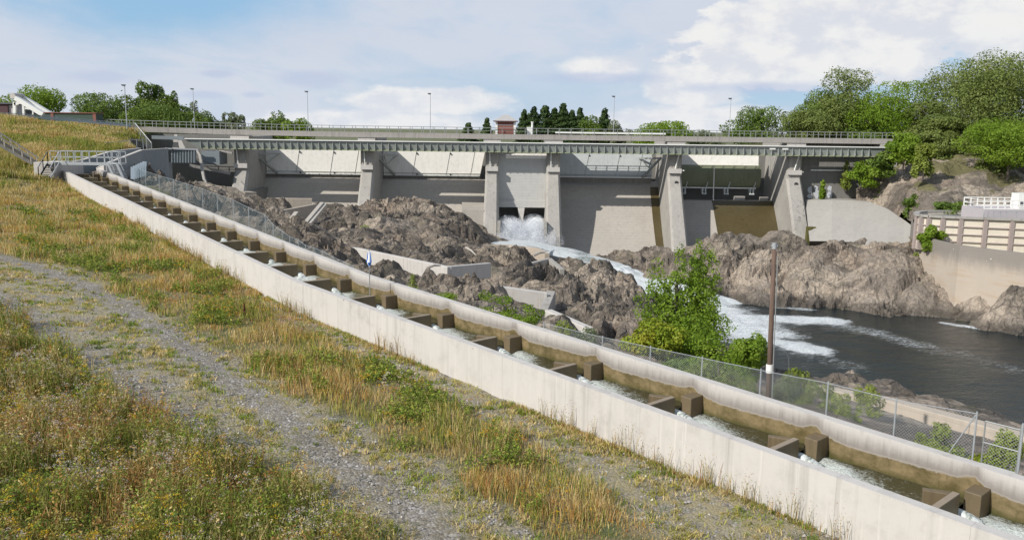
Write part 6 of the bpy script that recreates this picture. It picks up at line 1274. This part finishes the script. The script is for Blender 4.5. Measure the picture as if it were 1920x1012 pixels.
ptree('maple_tree', 'dark crown under the tallest tree at upper right', 1900, 190, 60, 155, 18, 'mid', 'dome', seed=49, group=GR, n=9000, gap=.22)
ptree('broadleaf_tree', 'yellow green low tree at the right edge above the rock outcrop', 1900, 226, 52, 139, 15.5, 'bright', 'round', seed=50, group=GR, n=13000, gap=.25, lobes=24)
ptree('broadleaf_tree', 'olive bushy tree behind the rock outcrop', 1800, 232, 46, 153, 18, 'olive', 'dome', seed=51, group=GR, n=8000, gap=.2)
GB = 'shrubs on the right bank rocks'
def shrub(label, px, pt, pb, hw, Y, pal, n=1500, leaf=None, seed=0, group=None, shape='dome', kind='shrub', **k):
    b = at(px, pb, Y); t = at(px, pt, Y); k.setdefault('gap', .2); n = int(n * 1.4)
    if Y < 125 and float(b[0]) < 40: b[2] = max(b[2] - 2.2, min(b[2], float(zgorge(np.array([b[0]]), np.array([float(Y)]))[0]) - .1))
    else: b[2] -= 1.0
    tree(kind, label, float(b[0]), Y, float(b[2]), float(t[2] - b[2]), hw * Y / F * 1.25, pal, shape, n, leaf or .0016 * Y, seed, group, .97, 'shrub', limbs=5, **k)
for i, a in enumerate((('bright bush hiding the right end of the bridge', 1694, 244, 305, 24, 143, 'bright', 4200), ('yellow green bush in front of the olive bush on the outcrop', 1732, 268, 318, 17, 138, 'lime', 2600), ('dark bush under the right end of the green walkway', 1655, 284, 322, 22, 146, 'mid', 2600), ('leafy bush draped over the slope left of the outcrop', 1622, 300, 338, 22, 146, 'bright', 2400),
                       ('upright sapling in front of the dark abutment wall', 1586, 304, 345, 9, 151, 'lime', 1000), ('narrow sapling beside the white graffiti', 1541, 334, 377, 6, 150.5, 'bright', 700), ('yellow bush at the top edge of the apron wall', 1654, 352, 394, 14, 147, 'lime', 1700), ('green bush climbing down beside the apron wall', 1690, 383, 424, 20, 141, 'bright', 2200),
                       ('dark bush in the hollow of the rock outcrop', 1708, 362, 398, 16, 136, 'mid', 1300), ('round bush in front of the cream basin', 1746, 421, 456, 18, 116.5, 'bright', 2200), ('green ivy bush at the foot of the cliff behind the basin', 1780, 374, 398, 26, 127, 'mid', 1800), ('tiny yellow tuft where apron and river wall meet', 1721, 472, 484, 8, 119, 'lime', 400),
                       ('olive bush crowning the rock outcrop', 1790, 276, 302, 38, 151, 'olive', 3000), ('brown green bush at the right top of the outcrop', 1862, 290, 325, 24, 142, 'olive', 2000), ('pale bush over the upper left of the outcrop', 1715, 275, 300, 24, 151, 'olive', 2000))):
    shrub(*a, seed=60 + i, group=GB)
# rocky outcrop and hill behind the right bank
def outcrop():
    P = []
    for (a, b, Y) in ((1640, 345, 148), (1600, 345, 151), (1560, 352, 151), (1700, 318, 148), (1660, 318, 149), (1760, 305, 148), (1800, 318, 145), (1850, 335, 140), (1900, 345, 136), (1940, 350, 134), (1560, 374, 149), (1640, 377, 144), (1665, 392, 139), (1690, 408, 135), (1716, 428, 129), (1720, 398, 131), (1760, 394, 129), (1800, 393, 128), (1850, 392, 128), (1930, 392, 128),
                      (1700, 345, 141), (1750, 345, 137), (1800, 345, 137), (1850, 365, 132), (1700, 375, 136), (1760, 375, 131), (1900, 370, 131)): P.append(at(a, b, Y))
    for x_ in range(60, 156, 8): P.append((x_, 126.2, 6.5)); P.append((x_, 128.5, 10.8))
    for (x, y, z) in ((62, 165, 20), (80, 160, 20), (100, 155, 20), (120, 150, 19), (150, 140, 18), (68, 190, 20), (100, 190, 20), (150, 190, 19), (120, 125, 9), (150, 122, 10)): P.append((x, y, z))
    Rf = RBF(P); xs = np.arange(50, 152, .35); ys = np.arange(120, 192, .35); X, Y, Fq = gridmesh(xs, ys); x = X.ravel(); y = Y.ravel(); z = Rf(x, y)
    b1, e1 = blocks(x / 6, y / 5, 11, .5); b2, e2 = blocks(x / 2.2, y / 1.8, 12, .5); amp = 1 - sst(y, 150, 158)
    r1, t1 = rubble(x / 7, y / 6, 11, 1.6, .3); r2, t2 = rubble(x / 2.6, y / 2.2, 12, 1.8, .35); z = z + (r1 * 2.4 + r2 * .8 + (fbm(x * .6, y * .6, 4, 13) - .5) * .6) * amp
    # keep clear of the dam, the apron and the basin
    lim = np.interp(x, [50, 59, 61.5, 62.6, 63, 152], [151, 150, 145, 133, 126, 126]); bad = (y < lim) | ((x < 57) & (y < 170)) | ((x < 66) & (y > 149.6) & (y < 156) & (x < 62))
    dxe = x - np.interp(y, [126, 134, 146, 150], [62.8, 62.4, 61.3, 58.8]); z = np.where(y < 149, np.minimum(z, 8.6 + 1.9 * np.maximum(dxe, 0) + 1.0 * t2), z)
    z = np.where((x < 67) & (y > 148.5) & (y < 158), np.minimum(z, 17), z); keep = ~(bad[Fq].any(1))
    veg = np.maximum(sst(z + 0 * x, 18.3, 19.2), .75 * sst(fbm(x * .2, y * .2, 4, 14), .56, .64) * sst(z, 12, 15)); dry = sst(fbm(x * .25, y * .25, 3, 15), .45, .6)
    tag(mesh_np('rock_outcrop', np.stack([x, y, z], 1), Fq[keep], M_rock, attrs={'rmask': np.stack([0 * x, veg, .55 * dry], 1), 'tone': .5 * t1 + .5 * t2}), kind='structure')
outcrop()
# near bank: the big tree and shrubs behind the fence
tree('birch_tree', 'tall bright green tree standing between the ladder fence and the white rapids', *[float(v) for v in at(1262, 690, 47)[:2]], 8.2, float(at(1262, 425, 47)[2] - 8.2), 2.1, 'bright', 'birch', 15000, .075, 80, None, .93, lobes=30, gap=.36, limbs=12)
tree('birch_tree', 'darker right hand stem of the tall tree above the rapids', *[float(v) for v in at(1303, 680, 48)[:2]], 7.8, float(at(1303, 412, 48)[2] - 7.8), 1.75, 'bright', 'birch', 12000, .075, 81, None, .90, lobes=26, gap=.36, limbs=10)
tree('broadleaf_tree', 'lower leafy crown filling the foot of the tall tree', *[float(v) for v in at(1290, 690, 46)[:2]], 8.0, float(at(1280, 545, 46)[2] - 8.0), 2.6, 'bright', 'round', 13000, .075, 82, None, .8, lobes=20, gap=.3)
GN = 'shrubs behind the lower ladder fence'
shrub('yellowing orange tinged maple shrub below the tall tree', 1222, 596, 715, 58, 43, 'yellow', 8500, .085, 83, GN)
shrub('green shrub between the yellow shrub and the round bush', 1322, 612, 725, 36, 42, 'bright', 5200, .07, 84, GN)
shrub('round bright bush left of the utility pole', 1392, 618, 735, 40, 41, 'bright', 7500, .07, 85, GN, 'round')
for i, a in enumerate((('low weeds just left of the utility pole behind the fence', 1345, 665, 735, 60, 34, 'olive', 4500), ('grey green willow weeds right of the utility pole', 1478, 690, 775, 36, 34, 'silver', 3200), ('lime green sprig over the willow weeds by the pole', 1492, 686, 722, 22, 35, 'lime', 1300), ('bushy weeds between the pole and the fifth fence post', 1530, 712, 790, 30, 33, 'olive', 2600),
                       ('lime sapling in front of the concrete river wall', 1574, 735, 805, 20, 32, 'lime', 1500), ('bright sapling standing above the river wall top', 1630, 718, 765, 24, 36, 'lime', 1700), ('thin sprig under the bright sapling', 1606, 760, 815, 12, 32, 'lime', 500), ('leafy shrub below the river wall near the gate', 1765, 790, 862, 34, 28, 'lime', 2600),
                       ('small sprig left of the leafy shrub near the gate', 1722, 806, 840, 12, 29, 'lime', 500), ('shrub seen through the wire gate', 1882, 800, 890, 24, 26, 'lime', 2200), ('low yellowish plants at the foot of the gate', 1845, 850, 885, 30, 26, 'yellow', 1000), ('dark weeds below the fence left of the round bush', 1270, 668, 725, 40, 36, 'mid', 2600))):
    shrub(*a[:6], a[6], a[7], .055, 90 + i, GN)
GU = 'small green plants behind the middle of the ladder'
for i, a in enumerate((('low green plants on the slope just below the small banner', 838, 546, 572, 26, 47, 'bright', 1500), ('yellow green sapling among the rocks right of the banner', 775, 512, 538, 9, 48, 'lime', 500), ('broad green plants beside the pale slab wall', 925, 546, 600, 32, 44, 'bright', 2600), ('low bright plants right of the broad green ones', 985, 566, 616, 32, 41.5, 'bright', 2200),
                       ('grey green sprig left of the first lower fence post', 1098, 612, 640, 18, 38, 'silver', 800), ('lime sprig in front of the lowest slab wall', 1057, 600, 632, 16, 39, 'lime', 900), ('tiny green tuft high on the rock mound', 683, 416, 422, 8, 114, 'bright', 200), ('mossy green bush in the hollow left of the timber beams', 480, 378, 392, 14, 122, 'mid', 500))):
    shrub(*a[:6], a[6], a[7], .05 if a[5] < 60 else .12, 110 + i, GU)
# ------------------------------------------------------------------ spray at the outlet: white jets and drifting mist
def spray():
    a, b = PB[2][1], PB[3][0]; mid = (a + b) / 2; Yp = 151.6
    V = []; Fq = []
    for (x0, x1, zt) in ((a + .3, mid - .9, 6.9), (mid + .5, b - .3, 7.1)):
        nu, nv = 22, 18; base = len(V)
        for i in range(nu + 1):
            t = i / nu
            for j in range(nv + 1):
                g = j / nv; x = x0 + (x1 - x0) * g + (g - .5) * 2.2 * t + (.9 * t if x0 > mid else -.2 * t); y = Yp + 2.5 - 8.5 * t; z = zt - 4.3 * t ** 1.2 + .5 * math.sin(3.1 * g) * (1 - t * .3) + (float(fbm(np.array([x * 1.3]), np.array([y * 1.3]), 4, 200)[0]) - .5) * (.25 + 1.3 * t); V.append((x, y, z))
        for i in range(nu):
            for j in range(nv): q = base + i * (nv + 1) + j; Fq.append((q, q + nv + 1, q + nv + 2, q + 1))
    tag(mesh_np('outlet_white_water', V, np.array(Fq), M_fall, smooth=True), kind='structure')
    # drifting spray: many droplets, thick near the water and thin above
    g = np.random.default_rng(5); m, n, bs, out = newmat('spray_droplets'); bs.inputs['Base Color'].default_value = (.88, .90, .92, 1); bs.inputs['Roughness'].default_value = .9
    tl = n.node('ShaderNodeBsdfTranslucent'); tl.inputs[0].default_value = (.9, .92, .95, 1); ms = n.node('ShaderNodeMixShader', i_0=.5); n.l.new(bs.outputs[0], ms.inputs[1]); n.l.new(tl.outputs[0], ms.inputs[2])
    tp = n.node('ShaderNodeBsdfTransparent'); m2 = n.node('ShaderNodeMixShader', i_0=.5); n.l.new(tp.outputs[0], m2.inputs[1]); n.l.new(ms.outputs[0], m2.inputs[2]); n.l.new(m2.outputs[0], out.inputs[0])
    N = 360000; lf = g.random(N) < .42; x = np.where(lf, mid - 2.0 + g.normal(size=N) * 1.25, mid + 2.7 + g.normal(size=N) * 1.9); y = 146.8 + g.normal(size=N) * 1.7; hh = np.where(lf, 2.0, 1.75); z = 3.2 + np.abs(g.normal(size=N)) ** 1.25 * hh * np.exp(-((x - np.where(lf, mid - 2.0, mid + 1.9)) / np.where(lf, 2.6, 4.2)) ** 2) + g.random(N) * .6
    N2 = 170000; x2 = a - .1 + (b - a + 1.6) * g.random(N2); x = np.concatenate([x, x2]); y = np.concatenate([y, 145.4 + g.normal(size=N2) * 1.6]); z = np.concatenate([z, 3.2 + np.abs(g.normal(size=N2)) * (.75 + .45 * np.sin(x2 * 1.1) ** 2)]); N = len(x)
    k = (z < 6.7 + 2.6 * (fbm(x * .9, y * .4, 3, 215) - .5) + 1.0 * g.random(N) - .10 * np.clip(x - mid - 2, 0, 9) ** 1.6) & (fbm(x * .5, z * .5 + y * .2, 4, 210) + .8 * g.random(N) > .48) & (x > a - .6) & (x < b + 3.0) & (y < Yp - .3); x, y, z = x[k], y[k], z[k]; P = np.stack([x, y, z], 1); N = len(P)
    nr = g.normal(size=(N, 3)); nr /= np.linalg.norm(nr, axis=1)[:, None]; t = np.cross(nr, g.normal(size=(N, 3))); t /= np.linalg.norm(t, axis=1)[:, None]; u = np.cross(nr, t); s = (.03 + .045 * g.random(N))[:, None]
    tag(mesh_np('spray_mist', np.stack([P - t * s, P - u * s, P + t * s, P + u * s], 1).reshape(-1, 3), np.arange(N * 4).reshape(-1, 4), m), kind='stuff')
spray()
